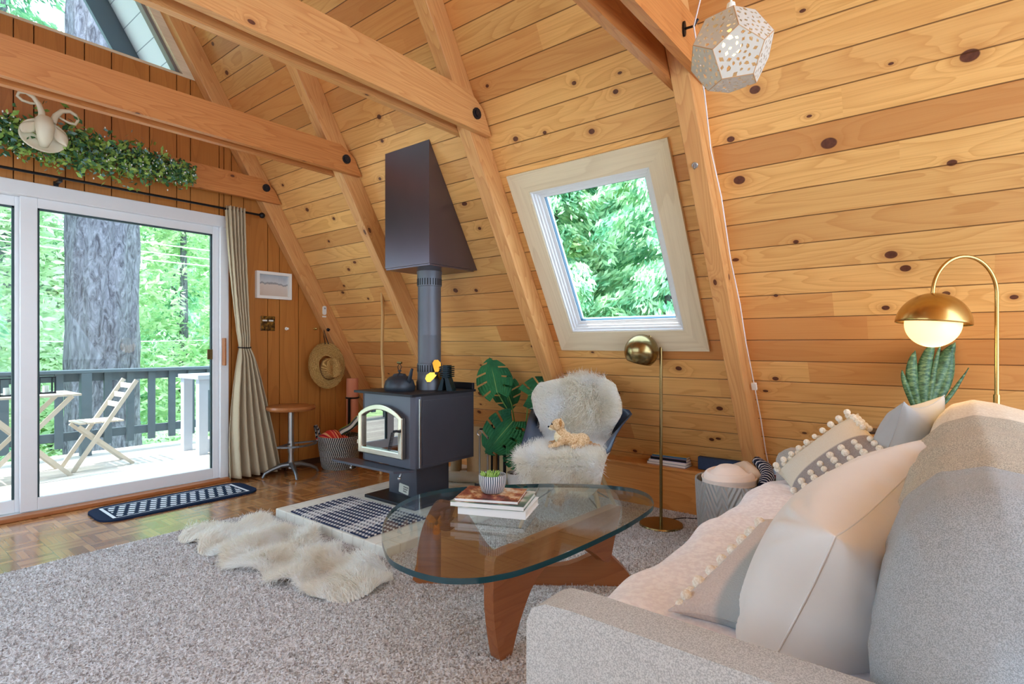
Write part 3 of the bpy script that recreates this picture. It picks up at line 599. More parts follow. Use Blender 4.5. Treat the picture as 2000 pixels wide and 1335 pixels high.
# ---------------------------------------------------------------- sheepskin on the floor
def bez(pts,n):  # closed catmull
    out=[];k=len(pts)
    for i in range(k):
        p0,p1,p2,p3=[np.array(pts[(i+j-1)%k],float) for j in range(4)]
        for t in np.linspace(0,1,n,endpoint=False):
            out.append(.5*((2*p1)+(-p0+p2)*t+(2*p0-5*p1+4*p2-p3)*t*t+(-p0+3*p1-3*p2+p3)*t**3))
    return np.array(out)
out=bez([(1.30,3.42),(1.42,3.44),(1.52,3.34),(1.62,3.36),(1.70,3.24),(1.67,3.08),(1.73,2.96),(1.74,2.80),(1.68,2.68),(1.70,2.50),(1.64,2.38),(1.71,2.24),(1.72,2.12),(1.66,2.02),(1.56,1.99),(1.46,1.96),(1.36,2.02),(1.31,2.14),(1.33,2.28),(1.27,2.42),(1.31,2.58),(1.24,2.74),(1.28,2.90),(1.22,3.04),(1.28,3.18),(1.23,3.32)],4)
def inpoly(P,poly):
    x,y=P[:,0],P[:,1]; c=np.zeros(len(P),bool); j=len(poly)-1
    for i in range(len(poly)):
        xi,yi=poly[i];xj,yj=poly[j]; c^=((yi>y)!=(yj>y))&(x<(xj-xi)*(y-yi)/(yj-yi+1e-12)+xi); j=i
    return c
def hskin(x,y):
    base=np.where((x>HX0)&(y>HY0),HZ_+.012,.014); s=1/(1+np.exp(-(x-HX0+.02)/.02)); base=.014+(HZ_+.0)*s
    return base+.022+.018*np.sin(x*17+1)*np.sin(y*13)+.014*np.sin(x*9-y*23)
P=np.stack([RNG.uniform(1.15,1.85,90000),RNG.uniform(1.9,3.5,90000)],1); P=P[inpoly(P,out)][:52000]
cx,cy=1.64,2.7; dd=np.array([np.min(np.hypot(out[:,0]-a,out[:,1]-b)) for a,b in P[::1]]) if False else None
h=hskin(P[:,0],P[:,1]); P3=np.stack([P[:,0],P[:,1],h-.008],1)
lf=lowfreq(P3,10,3,1.2); lf[:,2]=0; N=np.tile([0,0,1.],(len(P3),1)); V,F=strands(P3,N,.062,.0042,1.0,.35,3,clump=lf*1.3)
t=thing('sheepskin_rug','long cream sheepskin lying half on the carpet and half on the woven rug','rug',(1.62,2.7,.012))
ctr=np.array([1.49,2.70]); rings=[ctr+(out-ctr)*f for f in (0.02,.3,.6,.85,.97)]; vs=[];fs=[];k=len(out)
for r_ in rings:
    for a,b in r_: vs.append((a,b,float(hskin(np.array(a),np.array(b)))-.012))
for i in range(len(rings)-1):
    for j in range(k): fs.append((i*k+j,i*k+(j+1)%k,(i+1)*k+(j+1)%k,(i+1)*k+j))
npmesh('hide',vs,fs,M['fleece'],t,smooth=60); o=npmesh('fleece',V,F,M['fleece'],t); o['kind']='stuff'
# ================================================================ WOOD STOVE
SZ=HZ_
t=thing('wood_stove','blue-grey steel wood stove with arched glass door on a pedestal','stove',(2.58,2.89,SZ))
fx0,sy_0,sy_1,bx1=2.315,2.61,3.175,2.85
plan=[(fx0+.045,sy_0),(bx1,sy_0),(bx1,sy_1),(fx0+.045,sy_1),(fx0+.012,sy_1-.015),(fx0,sy_1-.05),(fx0,sy_0+.05),(fx0+.012,sy_0+.015)]
MB().prism(plan,.318,.772).build('body',M['stove'],t,bevel=.004)
MB().prism([(fx0-.03,sy_0-.0),(bx1+.01,sy_0-.012),(bx1+.01,sy_1+.012),(fx0-.03,sy_1+.03),(fx0-.035,sy_1+.02),(fx0-.035,sy_0+.01)],.772,.787).build('top_plate',M['iron'],t,bevel=.003)
MB().box(bx1-.015,bx1+.008,sy_0+.0,sy_1,.787,.832).build('back_rail',M['iron'],t,bevel=.003)
MB().box(fx0+.028,fx0+.040,sy_0-.006,sy_0+.001,.325,.755).build('trim_strip',M['chrome'],t)
MB().box(fx0+.055,bx1-.02,sy_0-.004,sy_0+.001,.335,.745).build('side_shield',M['stove'],t,bevel=.002)
def arch(y0,y1,z0,zs,zt,n=14):
    pts=[(y0,z0),(y1,z0),(y1,zs)]
    for i in range(1,n): a=i/n; y=y1+(y0-y1)*a; pts.append((y,zs+(zt-zs)*math.sin(PI*a)**.8))
    return pts+[(y0,zs)]
DF=frame((fx0,0,0),(0,1,0),(0,0,1)) # local z = +X
outer=arch(2.70,3.155,.372,.632,.708); inner=arch(2.742,3.113,.415,.622,.672)
def ringm(o_,i_,h0,h1,Mx):
    q=MB();k=len(o_); 
    for h in(h0,h1):
        q.v+= [tuple(Mx@Vector((a,b,h))) for a,b in o_]+[tuple(Mx@Vector((a,b,h))) for a,b in i_]
    for i in range(k):
        j=(i+1)%k
        for fc in((i,j,k+j,k+i),(2*k+i,3*k+i,3*k+j,2*k+j),(i,2*k+i,2*k+j,j),(k+i,k+j,3*k+j,3*k+i)): q.f.append(fc); q.m.append(0)
    return q
dr=ringm(outer,inner,-.034,0,DF).build('door',M['silver'],t,bevel=.006,seg=3)
GM=glass('firebox glass',(.10,.10,.11,1),6.0)
MB().prism(inner,-.012,-.008,M=DF).build('glass_pane',GM,dr); MB().prism(inner,-.004,-.001,M=DF).build('firebox',plain('soot',(24,24,26),.9),dr)
for z in(.44,.60): MB().tube([(fx0-.018,3.165,z-.014),(fx0-.018,3.165,z+.014)],.011,10).build('hinge',M['silver'],dr)
q=MB(); q.tube([(fx0-.034,2.715,.55),(fx0-.055,2.73,.555),(fx0-.06,2.75,.55)],.008,8); hp=[]
for i in range(90): a=i*.9; u=i/89; hp.append((fx0-.062+.011*math.cos(a),2.752+.035*u+.011*math.sin(a),.545-.115*u))
q.tube(hp,.0025,5); q.build('coil_handle',M['iron'],dr)
MB().prism([(fx0+.01,2.63),(fx0+.01,3.24),(fx0-.10,3.36),(fx0-.115,3.33),(fx0-.10,2.70)],.298,.312).build('ash_shelf',M['stove'],t,bevel=.004)
for y,nm in((2.70,0),(3.20,1)):
    MB().tube([(fx0-.04,y,.298),(fx0-.055,y,.262),(fx0-.05,y,.258)],.006,8).ball((fx0-.055,y,.262),.011,6).build('air_control',M['chrome'],t)
MB().box(2.47,2.77,2.775,3.06,.075,.318).build('pedestal',M['stove'],t,bevel=.004)
MB().box(2.32,2.79,2.62,3.135,SZ+.001,SZ+.022).build('base_plate',M['iron'],t,bevel=.005)
lp=frame((2.4698,2.935,.122),(0,-1,0),(0,0,1)) ; g=G('enamel badge',.4)
bd=MB().prism(rounded(.098,.062,.008,3),.000,.003,M=frame((2.469,2.90,.122),(0,-1,-.12),(0,-.12,1))).build('maker_badge',plain('badge cream',(214,216,206),.4),t)
# wordmark on badge: emblem disc and three short lines of raised marks
q=MB(); bm=frame((2.4659,2.90,.122),(0,-1,-.12),(0,-.12,1))
q.lathe([(.0095,0),(.017,0),(.017,.0008),(.0095,.0008)],(-.027,0,-.001),18,M=bm)
for rw_,(k_,y_) in enumerate([(7,.012),(6,-.003),(5,-.018)]):
    for i_ in range(k_): q.box(-.004+i_*.0072,-.004+i_*.0072+.0052,y_,y_+.0095 if i_%2 else y_+.008,-.001,.0002,M=bm)
q.build('badge_lettering',plain('badge ink',(70,74,76),.5),bd)
# flue and hood
t=thing('stove_pipe','round grey stovepipe with slotted vents rising from the wood stove','stove pipe',(2.655,2.85,.787))
px_,py_=2.655,2.85
MB().lathe([(.080,.80),(.080,1.16),(.0815,1.165),(.080,1.17),(.080,1.70)],(px_,py_,0),40).build('flue_pipe',M['pipe'],t,smooth=40)
MB().lathe([(.091,.7875),(.091,.84),(.084,.855),(.082,.90),(.0845,.905),(.0845,.965),(.081,.97)],(px_,py_,0),40).build('lower_collar',M['pipe'],t,smooth=40)
MB().lathe([(.081,1.50),(.0845,1.502),(.0845,1.585),(.087,1.59),(.087,1.66)],(px_,py_,0),40).build('upper_collar',M['pipe'],t,smooth=40)
for z0 in(.912,1.508):
    q=MB()
    for i in range(28):
        a=2*PI*i/28; ca,sa=math.cos(a),math.sin(a); q.box(-.0035,.0035,.0840,.0858,z0,z0+.045,M=Matrix.Translation((px_,py_,0))@Matrix.Rotation(a,4,'Z'))
    q.build('vent_slots',M['black'],t)
t=thing('chimney_hood','tall tapering brown-black steel chimney box against the sloped ceiling','chimney hood',(2.64,2.82,1.617))
hx,hy0,hy1,hz=2.42,2.600,3.038,1.617
ht=(XF-hx)*S3; hb=XF-hz/S3-.002
HF=frame((0,hy0,0),(1,0,0),(0,0,1))
q=MB().prism([(hx,hz),(hb,hz),(hx,ht-.003)],0,-(hy1-hy0),M=HF); q.build('hood_body',M['hood'],t,bevel=.003)
MB().box(hx+.004,hb-.03,hy0+.004,hy1-.004,hz-.012,hz).build('bottom_flange',M['hood'],t,bevel=.002)
# ---------------------------------------------------------------- kettle and fan on the stove
kx,ky,kz=2.46,2.935,.787
KT=plain('charcoal kettle',(52,58,68),.42,.35,bump=.1,bs=200)
t=thing('kettle','squat charcoal cast-iron kettle standing on the wood stove','kettle',(kx,ky,kz))
MB().lathe([(.098,.0),(.105,.012),(.103,.034),(.094,.066),(.070,.092),(.048,.099),(.045,.105)],(kx,ky,kz),32).build('body',KT,t,smooth=60)
MB().lathe([(.046,.100),(.040,.112),(.006,.118),(.006,.126),(.013,.130),(.011,.138),(.001,.14)],(kx,ky,kz),24).build('lid',KT,t,smooth=50)
q=MB(); q.tube([(kx+.01,ky-.075,kz+.05),(kx-.0,ky-.105,kz+.085),(kx-.0,ky-.12,kz+.135),(kx,ky-.128,kz+.15)],[.018,.014,.010,.009],10); q.build('spout',KT,t,smooth=60)
q=MB(); q.tube([(kx-.05+.1*0,ky-.03,kz+.088),(kx,ky-.02,kz+.16),(kx,ky,kz+.185),(kx,ky+.02,kz+.16),(kx+.03,ky+.03,kz+.09)],.0025,6); q.build('bail_handle',M['iron'],t,smooth=60)
MB().tube([(kx,ky-.02,kz+.188),(kx,ky+.02,kz+.188)],.008,8).build('grip',M['oldbrass'],t)
# stove fan
fx_,fy_,fz_=2.66,2.685,.787
FB=plain('black anodised fan body',(30,44,52),.35,.6)
t=thing('stove_fan','small heat-powered fan with orange gold blades on the wood stove','fan',(fx_,fy_,fz_))
fr_=frame((fx_,fy_,fz_),(.30,-.95,0),(.95,.30,0)) # local x to the right of the camera
RF=Matrix.Translation((fx_,fy_,fz_))@Matrix.Rotation(math.radians(-72),4,'Z')
q=MB(); q.prism([(-.055,0),(-.02,0),(-.008,.07),(-.018,.095)],-.03,.03,M=RF@Matrix.Rotation(PI/2,4,'X')); q.prism([(.015,0),(.058,0),(.022,.095),(-.002,.09)],-.03,.03,M=RF@Matrix.Rotation(PI/2,4,'X')); q.build('base',FB,t,bevel=.002)
q=MB()
for i in range(6): q.box(-.034,.040,-.040,.040,.092+i*.013,.100+i*.013,M=RF)
q.box(-.015,.022,-.032,.032,.085,.172,M=RF); q.build('heat_sink',FB,t,bevel=.002)
q=MB(); hc=Vector((fx_-.050,fy_+.045,fz_+.118))
HFm=frame(hc,(.62,-.78,0),(0,0,1))
for k_ in range(3):
    a=math.radians(98+120*k_); Rb=HFm@Matrix.Rotation(a,4,'Z')
    pts=[(.008,-.012),(.035,-.032),(.066,-.034),(.088,-.018),(.090,.006),(.072,.020),(.035,.016),(.008,.010)]
    q.add([(x,y,.12*x*(-1)+.25*y) for x,y in pts]+[(x,y,.12*x*(-1)+.25*y+.0015) for x,y in pts],[tuple(range(8)),tuple(range(15,7,-1))]+[(i,(i+1)%8,(i+1)%8+8,i+8) for i in range(8)],0,Rb)
q.build('blades',M['gold'],t); MB().lathe([(.001,-.006),(.010,-.006),(.010,.03),(.001,.03)],(0,0,0),14,M=HFm).build('hub',FB,t)
# ================================================================ COFFEE TABLE
def U(u,v,z):  # ground-plan helper used once for the glass outline (numbers measured on the table-top plane)
    s=(u-1000)/1079; w_=(672-v)/1079; t=(z-1.1)/w_; return ((math.sin(TH)+math.cos(TH)*s)*t,(math.cos(TH)-math.sin(TH)*s)*t)
gp=[(745.5,1041),(753,1011),(776,985),(815,966),(870,954),(936,948.5),(1005,945.5),(1079.5,944),(1169,946),(1229,952),(1262,962),(1275,975),(1273,990),(1229,1020),(1169,1050),(1094.5,1083),(1020,1110),(975,1121),(930,1127.5),(870,1127.5),(825,1119),(786,1105),(762,1090),(750,1068)]
GO=bez([U(u,v,.40) for u,v in gp],5)
t=thing('coffee_table','glass coffee table with rounded triangular top on a sculpted walnut base','coffee table',(1.75,1.35,.005))
q=MB().prism([tuple(p) for p in GO],.381,.400,side=1); q.build('glass_top',[M['tglass'],M['gedge']],t,smooth=50)
def bladeplate(poly,th,fm,name='base_leg',nn=3):
    # extruded outline with soft edges; poly in local x,y ; thickness th centred
    P=bez(poly,nn); o=MB().prism([tuple(p) for p in P],-th/2,th/2,M=fm).build(name,M['walnut'],t,fm=fm,bevel=.009,seg=3); return o
# piece A: foot at (1.485,1.235), top rail runs to (2.20,1.19)
A0=Vector((1.440,1.238,0)); A1=Vector((2.20,1.19,0)); dA=(A1-A0).normalized()
fmA=frame(A0,dA,(0,0,1))
bladeplate([(-.01,.33),(-.005,.365),(.03,.379),(.2,.379),(.5,.379),(.72,.379),(.80,.376),(.805,.34),(.76,.24),(.73,.165),(.72,.15),(.68,.16),(.60,.22),(.50,.27),(.36,.28),(.22,.235),(.13,.12),(.09,.03),(.075,.004),(.03,.004),(.01,.06),(-.012,.20)],.045,fmA)
# piece B: flat foot sweeping on the floor from (1.72,1.86) to (2.26,1.18), rising to the left support
B0=Vector((1.735,1.90,0)); B1=Vector((2.30,1.14,0)); dB=(B1-B0).normalized(); fmB=frame(B0,dB,(0,0,1))
LB=(B1-B0).length
bladeplate([(-.02,.005),(-.03,.10),(-.01,.24),(.03,.34),(.06,.378),(.10,.379),(.16,.36),(.22,.29),(.29,.18),(.38,.115),(.52,.095),(.66,.105),(.78,.155),(.83,.165),(.87,.13),(.93,.07),(.95,.02),(.93,.004),(.6,.004),(.3,.004)],.045,fmB)
MB().tube([(2.17,1.19,.145),(2.17,1.19,.185)],.010,10).build('pivot_pin',M['chrome'],t)
# ---------------------------------------------------------------- books and succulent on the table
BW=plain('book page white',(240,240,236),.7)
def book(name,label,c,w_,d_,h,rz,z,cover,spine=None,grp=None,cat='book'):
    t=thing(name,label,cat,(c[0],c[1],z),rz,grp); R=WM[t.name]
    q=MB(); q.box(-w_/2,w_/2,-d_/2,d_/2,0,.0022,M=R); q.box(-w_/2,w_/2,-d_/2,d_/2,h-.0022,h,M=R); q.box(-w_/2,-w_/2+.003,-d_/2,d_/2,.0022,h-.0022,mi=1 if spine else 0,M=R)
    q.build('cover',[cover]+([spine] if spine else []),t); MB().box(-w_/2+.003,w_/2-.004,-d_/2+.004,d_/2-.004,.0022,h-.0022,M=R).build('pages',BW,t); return t
g=G('patterned cover',.35); v,p=g.obj(); g.col(g.ramp(g.noise(v,16,5,.7),[(.35,s2l((60,26,24))),(.48,s2l((150,70,54))),(.56,s2l((210,160,110))),(.66,s2l((226,214,200)))])); PC=g.m
g=G('teal cover',.3); v,p=g.obj(); g.col(g.ramp(g.noise(v,7,3),[(.4,s2l((60,96,92))),(.55,s2l((120,150,130))),(.62,s2l((224,222,214)))])); TC_=g.m
WC=plain('white cover',(238,240,242),.35); PU=plain('violet cover',(110,96,170),.35); BL=plain('blue cover',(58,106,150),.4); OR=plain('multi cover',(196,160,70),.4)
# long side along (far-right), short white spine edge facing camera-left
rb=math.atan2(-.62,.78); rb=math.radians(-28)
g3='books stacked on the coffee table'
book('book','thick white-spined book at the bottom of the coffee table stack',(1.805,1.505),.225,.29,.032,math.radians(-68)+PI/2,.4005,WC,None,g3)
book('book','large green-and-white book in the middle of the coffee table stack',(1.795,1.525),.235,.31,.020,math.radians(-66)+PI/2,.433,TC_,WC,g3)
book('magazine','brown patterned magazine on top of the coffee table stack, under the succulent',(1.785,1.530),.20,.265,.014,math.radians(-64)+PI/2,.4535,PC,WC,g3,'magazine')
def lathe_obj(prof,c,n,name,mat,par,sm=50): return MB().lathe(prof,c,n).build(name,mat,par,smooth=sm)
g=G('striped pot',.4); v,p=g.obj(); at=g.M('ARCTAN2',p[1],p[0]); sn=g.M('SINE',g.M('ADD',g.M('MULTIPLY',at,38),g.M('MULTIPLY',g.noise(v,12,2),5))); g.col(g.mix(g.ss(sn,-.1,.3),s2l((64,84,104)),s2l((226,230,234)))); SP=g.m
t=thing('succulent_pot','small navy and white striped pot with a bright green succulent, on the book stack','potted plant',(1.795,1.535,.4675))
c_=(1.795,1.535,.4675)
lathe_obj([(.001,0),(.036,0),(.047,.008),(.057,.04),(.060,.070),(.058,.078),(.054,.078),(.052,.066),(.001,.064)],c_,36,'pot',SP,t)
q=MB(); r=random.Random(4)
for k in range(60):
    a=r.uniform(0,2*PI); rr=r.uniform(0,.030); b=Vector((c_[0]-.012+rr*math.cos(a),c_[1]+.004+rr*math.sin(a),c_[2]+.066)); d=Vector((math.cos(a)*rr*22,math.sin(a)*rr*22,1)).normalized(); L=r.uniform(.016,.034)
    q.tube([b,b+d*L*.5,b+d*L],[.004,.0058,.0008],6)
q.build('succulent',leafm('succulent green',(120,170,70),(190,222,130),.15,20),t,smooth=60)
# ================================================================ ARMCHAIR
ch=thing('armchair','dark blue moulded shell armchair on dowel legs beneath a cream sheepskin','armchair',(2.90,1.83,.010),math.atan2(-.30,-.95))
R=WM[ch.name]; SHN=plain('navy moulded plastic',(52,66,88),.35,spec=.6)
prof=[(.27,.395),(.255,.425),(.20,.440),(.08,.425),(-.04,.415),(-.13,.430),(-.19,.48),(-.225,.56),(-.25,.64),(-.275,.70),(-.29,.75),(-.30,.78)]
hw=[.22,.235,.25,.262,.285,.305,.315,.295,.225,.16,.11,.06]
up=[.0,.01,.06,.15,.215,.225,.19,.13,.06,.02,.0,-.03]
def interp(tab,t):
    x=t*(len(tab)-1); i=min(int(x),len(tab)-2); f=x-i
    a,b=tab[i],tab[i+1]
    return tuple(p+(q_-p)*f for p,q_ in zip(a,b)) if isinstance(a,tuple) else a+(b-a)*f
def shell(u,v,off=0,wk=1.):
    x,z=interp(prof,v); w2=interp(hw,v); U_=interp(up,v); s=(u*2-1)*wk; k=abs(s)**3.2
    y=w2*s*(1-.05*abs(s)); fl=max(0,abs(s)-.88)/.12
    y+= (1 if s>0 else -1)*fl*.03*(U_>.05); zz=z+U_*k-.004*fl
    fwd=.05*k*max(0,min(1,(v-.55)*3)); x2=x+fwd
    # normal offset approx
    if off:
        n_=Vector((max(0,min(1,(v-.42)*4)),-(s)*abs(s)*.6*(U_>.05),1-max(0,min(1,(v-.45)*3))*.8)).normalized(); x2+=n_.x*off; y+=n_.y*off; zz+=n_.z*off
    return R@Vector((x2,y,zz-.010))
q=MB().grid(lambda a,b:shell(a,b),29,34); o=q.build('seat_shell',SHN,ch,smooth=80); sd=o.modifiers.new('s','SOLIDIFY'); sd.thickness=.007; sd.offset=-1
for sx2,sy2 in((.17,.16),(.17,-.16),(-.12,.15),(-.12,-.15)):
    top=R@Vector((sx2*.6,sy2*.75,.385)); bot=R@Vector((sx2*1.35+( .02 if sx2>0 else -.06),sy2*1.62,.004)); MB().tube([bot,bot.lerp(top,.5),top],[.010,.013,.0145],12).build('leg',M['lwood'],ch,smooth=60)
q=MB()
for a,b in(((.11,.125,.36),(-.12,-.20,.13)),((.11,-.125,.36),(-.12,.20,.13)),((-.08,.12,.36),(.20,-.22,.13)),((-.08,-.12,.36),(.20,.22,.13))): q.tube([R@Vector(a),R@Vector(b)],.004,6)
q.build('wire_brace',M['black'],ch)
# sheepskin throw on the chair
pv=[(.310,.30),(.315,.345),(.305,.415),(.25,.458),(.15,.462),(.03,.447),(-.08,.445),(-.14,.48),(-.16,.555),(-.18,.65),(-.20,.745),(-.23,.83),(-.285,.885),(-.33,.90)]
pw=[.17,.225,.255,.268,.255,.225,.21,.215,.25,.285,.295,.255,.16,.07]
pu=[-.05,-.02,-.01,-.01,.01,.02,.03,.04,.05,.03,.02,.015,-.01,-.02]
def pelt(a,b):
    x,z=interp(pv,b); w2=interp(pw,b); s=a*2-1; k=abs(s)**2.5; z2=z+interp(pu,b)*k; x2=x+(.125*k*max(0,min(1,(b-.5)*6))*max(0,min(1,(1.05-b)*4)))+.008*math.sin(a*13+b*9)
    return R@Vector((x2,w2*s+ .01*math.sin(b*21),z2-.010+.006*math.sin(a*17)*math.sin(b*19)))
ss_=thing('sheepskin_throw','fluffy white sheepskin draped over the navy shell armchair','sheepskin',tuple(R@Vector((.05,0,.44))))
q=MB().grid(pelt,23,34); base_v=[Vector(x) for x in q.v]; o=q.build('hide',M['fleece2'],ss_,smooth=80)
P,N=sample(q.v,q.f,42000); 
cen=np.array(tuple(R@Vector((.18,0,.75)))); flip=np.sum(N*(cen-P),1)<0; 
hang=P[:,2]<.40; outw=np.array(tuple(R.to_3x3()@Vector((1,0,.1)))); ref=np.where(hang[:,None],outw[None,:],cen-P); sgn=np.sign(np.sum(N*ref,1)); N=N*sgn[:,None]
lf=lowfreq(P,12,8,.9); V,F=strands(P,N,.060,.0040,.55,.35,3,clump=lf*.8); o=npmesh('fleece',V,F,M['fleece2'],ss_); o['kind']='stuff'
# plush toy: fawn lion cub / puppy lying in the chair
PL=fabric('fawn plush',(196,158,112),(232,204,166),120); PLc=fabric('cream plush',(236,224,186),(250,242,216),120); PLb=fabric('brown plush',(166,116,66),(200,150,94),120)
tb=R@Vector((.125,.02,.475)); t=thing('plush_toy','fawn plush animal with a cream chest lying on the armchair sheepskin','toy',tuple(tb)); T3=WM[t.name]@Matrix.Rotation(math.atan2(-.30,-.95)-math.radians(74),4,'Z')
f=lambda x,y,z:T3@Vector((x,y,z))
def blob(name,segs,mat,par=t):
    q=MB()
    for (c,r,s3) in segs: q.ball(f(*c),r,9,0,s3)
    o=q.build(name,mat,par,smooth=180); rm=o.modifiers.new('r','REMESH'); rm.mode='VOXEL'; rm.voxel_size=.005; rm.use_smooth_shade=True; return o
blob('body',[((-.02,0,.042),.052,(1,1,.85)),((-.065,0,.045),.05,(1,1,.9)),((.03,0,.055),.043,(1,1,1)),((.055,0,.085),.034,(1,1,1.1))],PL)
blob('chest',[((.066,0,.066),.034,(1,1,1.2))],PLc)
hd_=blob('head',[((.075,0,.135),.040,(1,1,.95)),((.105,0,.122),.021,(1.1,1.1,.8))],PL)
blob('muzzle',[((.112,.0,.116),.018,(1,1.2,.8))],PLc,hd_)
for y in(-.03,.03):
    blob('ear',[((.060,y*1.15,.150),.018,(.6,.5,1.3))],PLb,hd_)
q=MB()
for y in(-.018,.018): q.ball(f(.110,y,.142),.0055,6)
q.ball(f(.131,0,.124),.006,6); q.build('eyes_and_nose',M['black'],hd_,smooth=180)
for y in(-.042,.042): blob('front_leg',[((.055,y,.045),.022,(1,1,1.2)),((.085,y*1.1,.026),.020,(1.1,1,.9)),((.115,y*1.2,.018),.018,(1.3,1,.8))],PLb if y<0 else PL)
for y in(-.05,.05): blob('hind_leg',[((-.06,y,.034),.030,(1.2,.8,1)),((-.02,y*1.25,.018),.019,(1.7,1,.8))],PL if y>0 else PLb)
blob('tail',[((-.115,.0,.03),.013,(1.4,1,1)),((-.14,.012,.022),.012,(1.3,1,1)),((-.16,.03,.018),.014,(1,1,1))],PLb)
# ================================================================ MONSTERA
t=thing('monstera_plant','tall split-leaf monstera in a small white pot between the wood stove and armchair','potted plant',(3.085,2.395,HZ_))
c_=(3.085,2.395,HZ_+.001)
lathe_obj([(.001,0),(.06,0),(.075,.02),(.083,.12),(.084,.135),(.078,.135),(.076,.118),(.001,.115)],c_,32,'pot',plain('white glazed pot',(226,224,220),.3),t)
MB().lathe([(.001,.122),(.076,.119)],c_,24).build('soil',plain('soil',(48,40,34),.95),t)
ML=leafm('monstera green',(24,84,58),(52,126,76),.06,5); 
def mleaf(center,n,tip,size,seed):
    r=random.Random(seed); n=Vector(n).normalized(); tp=Vector(tip); tp=(tp-n*tp.dot(n)).normalized(); sd=n.cross(tp); c=Vector(center)
    def hwid(s): # s from 0 base to 1 tip, heart shape
        return .50*math.sin(PI*min(1,(s*.92+.10)))**.62
    q=MB(); N_=44
    for side in(-1,1):
        rows=[]
        for i in range(N_+1):
            s=i/N_; w_=hwid(s) if s<.995 else .0
            ph=(s*4.2+ (0 if side<0 else .35))%1.0; cut=1.0 if (s<.10 or ph<.80) else .42
            rows.append((s,w_,cut))
        for i in range(N_):
            s0,w0,c0=rows[i]; s1,w1,c1=rows[i+1]; cc=c0
            prev=None
            for k in range(7):
                a0=k/6*cc; P=[]
                for (s,w_) in((s0,w0),(s1,w1)):
                    x=side*w_*a0; y=s-.22*a0*(1-s)*1.0 + .10*a0*0; z=.10*(a0*w_)**2*-3+.02*math.sin(s*20)*a0-.10*(s-.4)**2
                    P.append(c+(tp*(y-.42)+sd*x+n*z)*size)
                if prev is not None:
                    q.add([prev[0],prev[1],P[1],P[0]],[(0,1,2,3)])
                prev=P
    q.tube([c+(tp*(-.44)+n*-.02)*size,c+(tp*0+n*.006)*size,c+(tp*.5-n*.03)*size],[.0035,.0025,.001],6,mi=1)
    o=q.build('leaf',[ML,plain('leaf rib',(120,160,90),.5)] ,t,smooth=60); so_=o.modifiers.new('s','SOLIDIFY'); so_.thickness=.001; return c+(tp*(-.44))*size
vd=Vector((-.78,-.62,.0))
STM=leafm('stem green',(90,140,70),(120,170,90),.1,9); base=Vector((3.085,2.395,.17)); stems=[]
for (cc,n_,tp,sz_) in [((3.03,2.58,.865),(-.70,-.60,.30),(.0,.25,.9),.265),((3.13,2.545,.735),(-.78,-.5,-.1),(.25,-.1,-.8),.22),((3.135,2.205,.775),(-.72,-.52,.5),(.5,-.85,.35),.27),((2.93,2.43,.475),(-.75,-.6,.25),(-.45,.45,-.75),.29),((2.985,2.27,.335),(-.7,-.65,.2),(.2,-.6,-.7),.21),((3.15,2.52,.40),(-.8,-.5,.2),(.1,.3,-.9),.18),((3.03,2.385,.30),(-.8,-.5,.3),(.3,-.3,-.8),.16)]:
    b=mleaf(cc,n_,tp,sz_,int(sz_*1000)); mid=base.lerp(b,.6)+Vector((.03,0,.10)); MB().tube([base,base.lerp(mid,.5)+Vector((.015,0,.04)),mid,b],[.006,.005,.004,.0035],8).build('leaf_stem',STM,t,smooth=60)
# ---------------------------------------------------------------- hearth tools, logs, boxes
t=thing('fireplace_tool_set','black and steel hearth tool set on a stand right of the stove','fireplace tools',(2.985,2.56,HZ_))
tx,ty=2.985,2.56
MB().lathe([(.001,0),(.085,0),(.085,.012),(.001,.014)],(tx,ty,HZ_+.001),24).build('stand_base',M['black'],t)
MB().tube([(tx,ty,HZ_+.01),(tx,ty,.53)],.008,10).build('stand_pole',M['black'],t); MB().tube([(tx-.07,ty+.055,.50),(tx+.07,ty-.055,.50)],.006,8).build('crossbar',M['iron'],t)
for i,(a,mt) in enumerate([(-.07,'chrome'),(-.025,'chrome'),(.035,'iron'),(.07,'black')]):
    x=tx+a-.02; y=ty-a*.8-.02; q=MB(); q.tube([(x,y,.13 if i<3 else .10),(x,y,.46)],.0065 if i<3 else .009,8)
    ring=[(x+.018*math.cos(b)*.62,y-.018*math.cos(b)*.78,.478+.018*math.sin(b)) for b in np.linspace(-PI/2,1.5*PI,16)]; q.tube(ring,.004,6)
    if i==0: q.box(x-.03,x+.03,y-.02,y+.02,.08,.13)
    if i==1: q.lathe([(.001,.06),(.03,.06),(.034,.09),(.02,.13),(.001,.14)],(x,y,0),12)
    if i==2: q.tube([(x,y,.13),(x+.02,y-.01,.11),(x+.035,y-.02,.13)],.005,6)
    if i==3: q.tube([(x,y,.10),(x,y,.46)],.011,8)
    q.build(['shovel','brush','poker','tongs'][i],M[mt],t,smooth=50)
CB=plain('kraft cardboard',(196,160,116),.8,var=.05); CB2=plain('pale cardboard',(214,196,150),.8,var=.05)
tag(MB().box(3.30,3.488,2.82,3.10,HZ_+.001,.44).build('cardboard_box',CB,bevel=.003),'tall tan cardboard box standing behind the hearth tools, left one','box','boxes behind the hearth tools')
tag(MB().box(3.34,3.488,2.60,2.80,HZ_+.001,.40).build('cardboard_box',CB2,bevel=.003),'pale cardboard box behind the hearth tools, right one beside the monstera','box','boxes behind the hearth tools')
LGm=plain('log bark',(150,128,98),.9,var=.2,bump=.5,bs=40); LGe=plain('log end',(214,190,146),.8,var=.08)
t=thing('birch_log','pale curved split log lying on the hearth right of the stove pedestal','log',(3.0,2.95,HZ_))
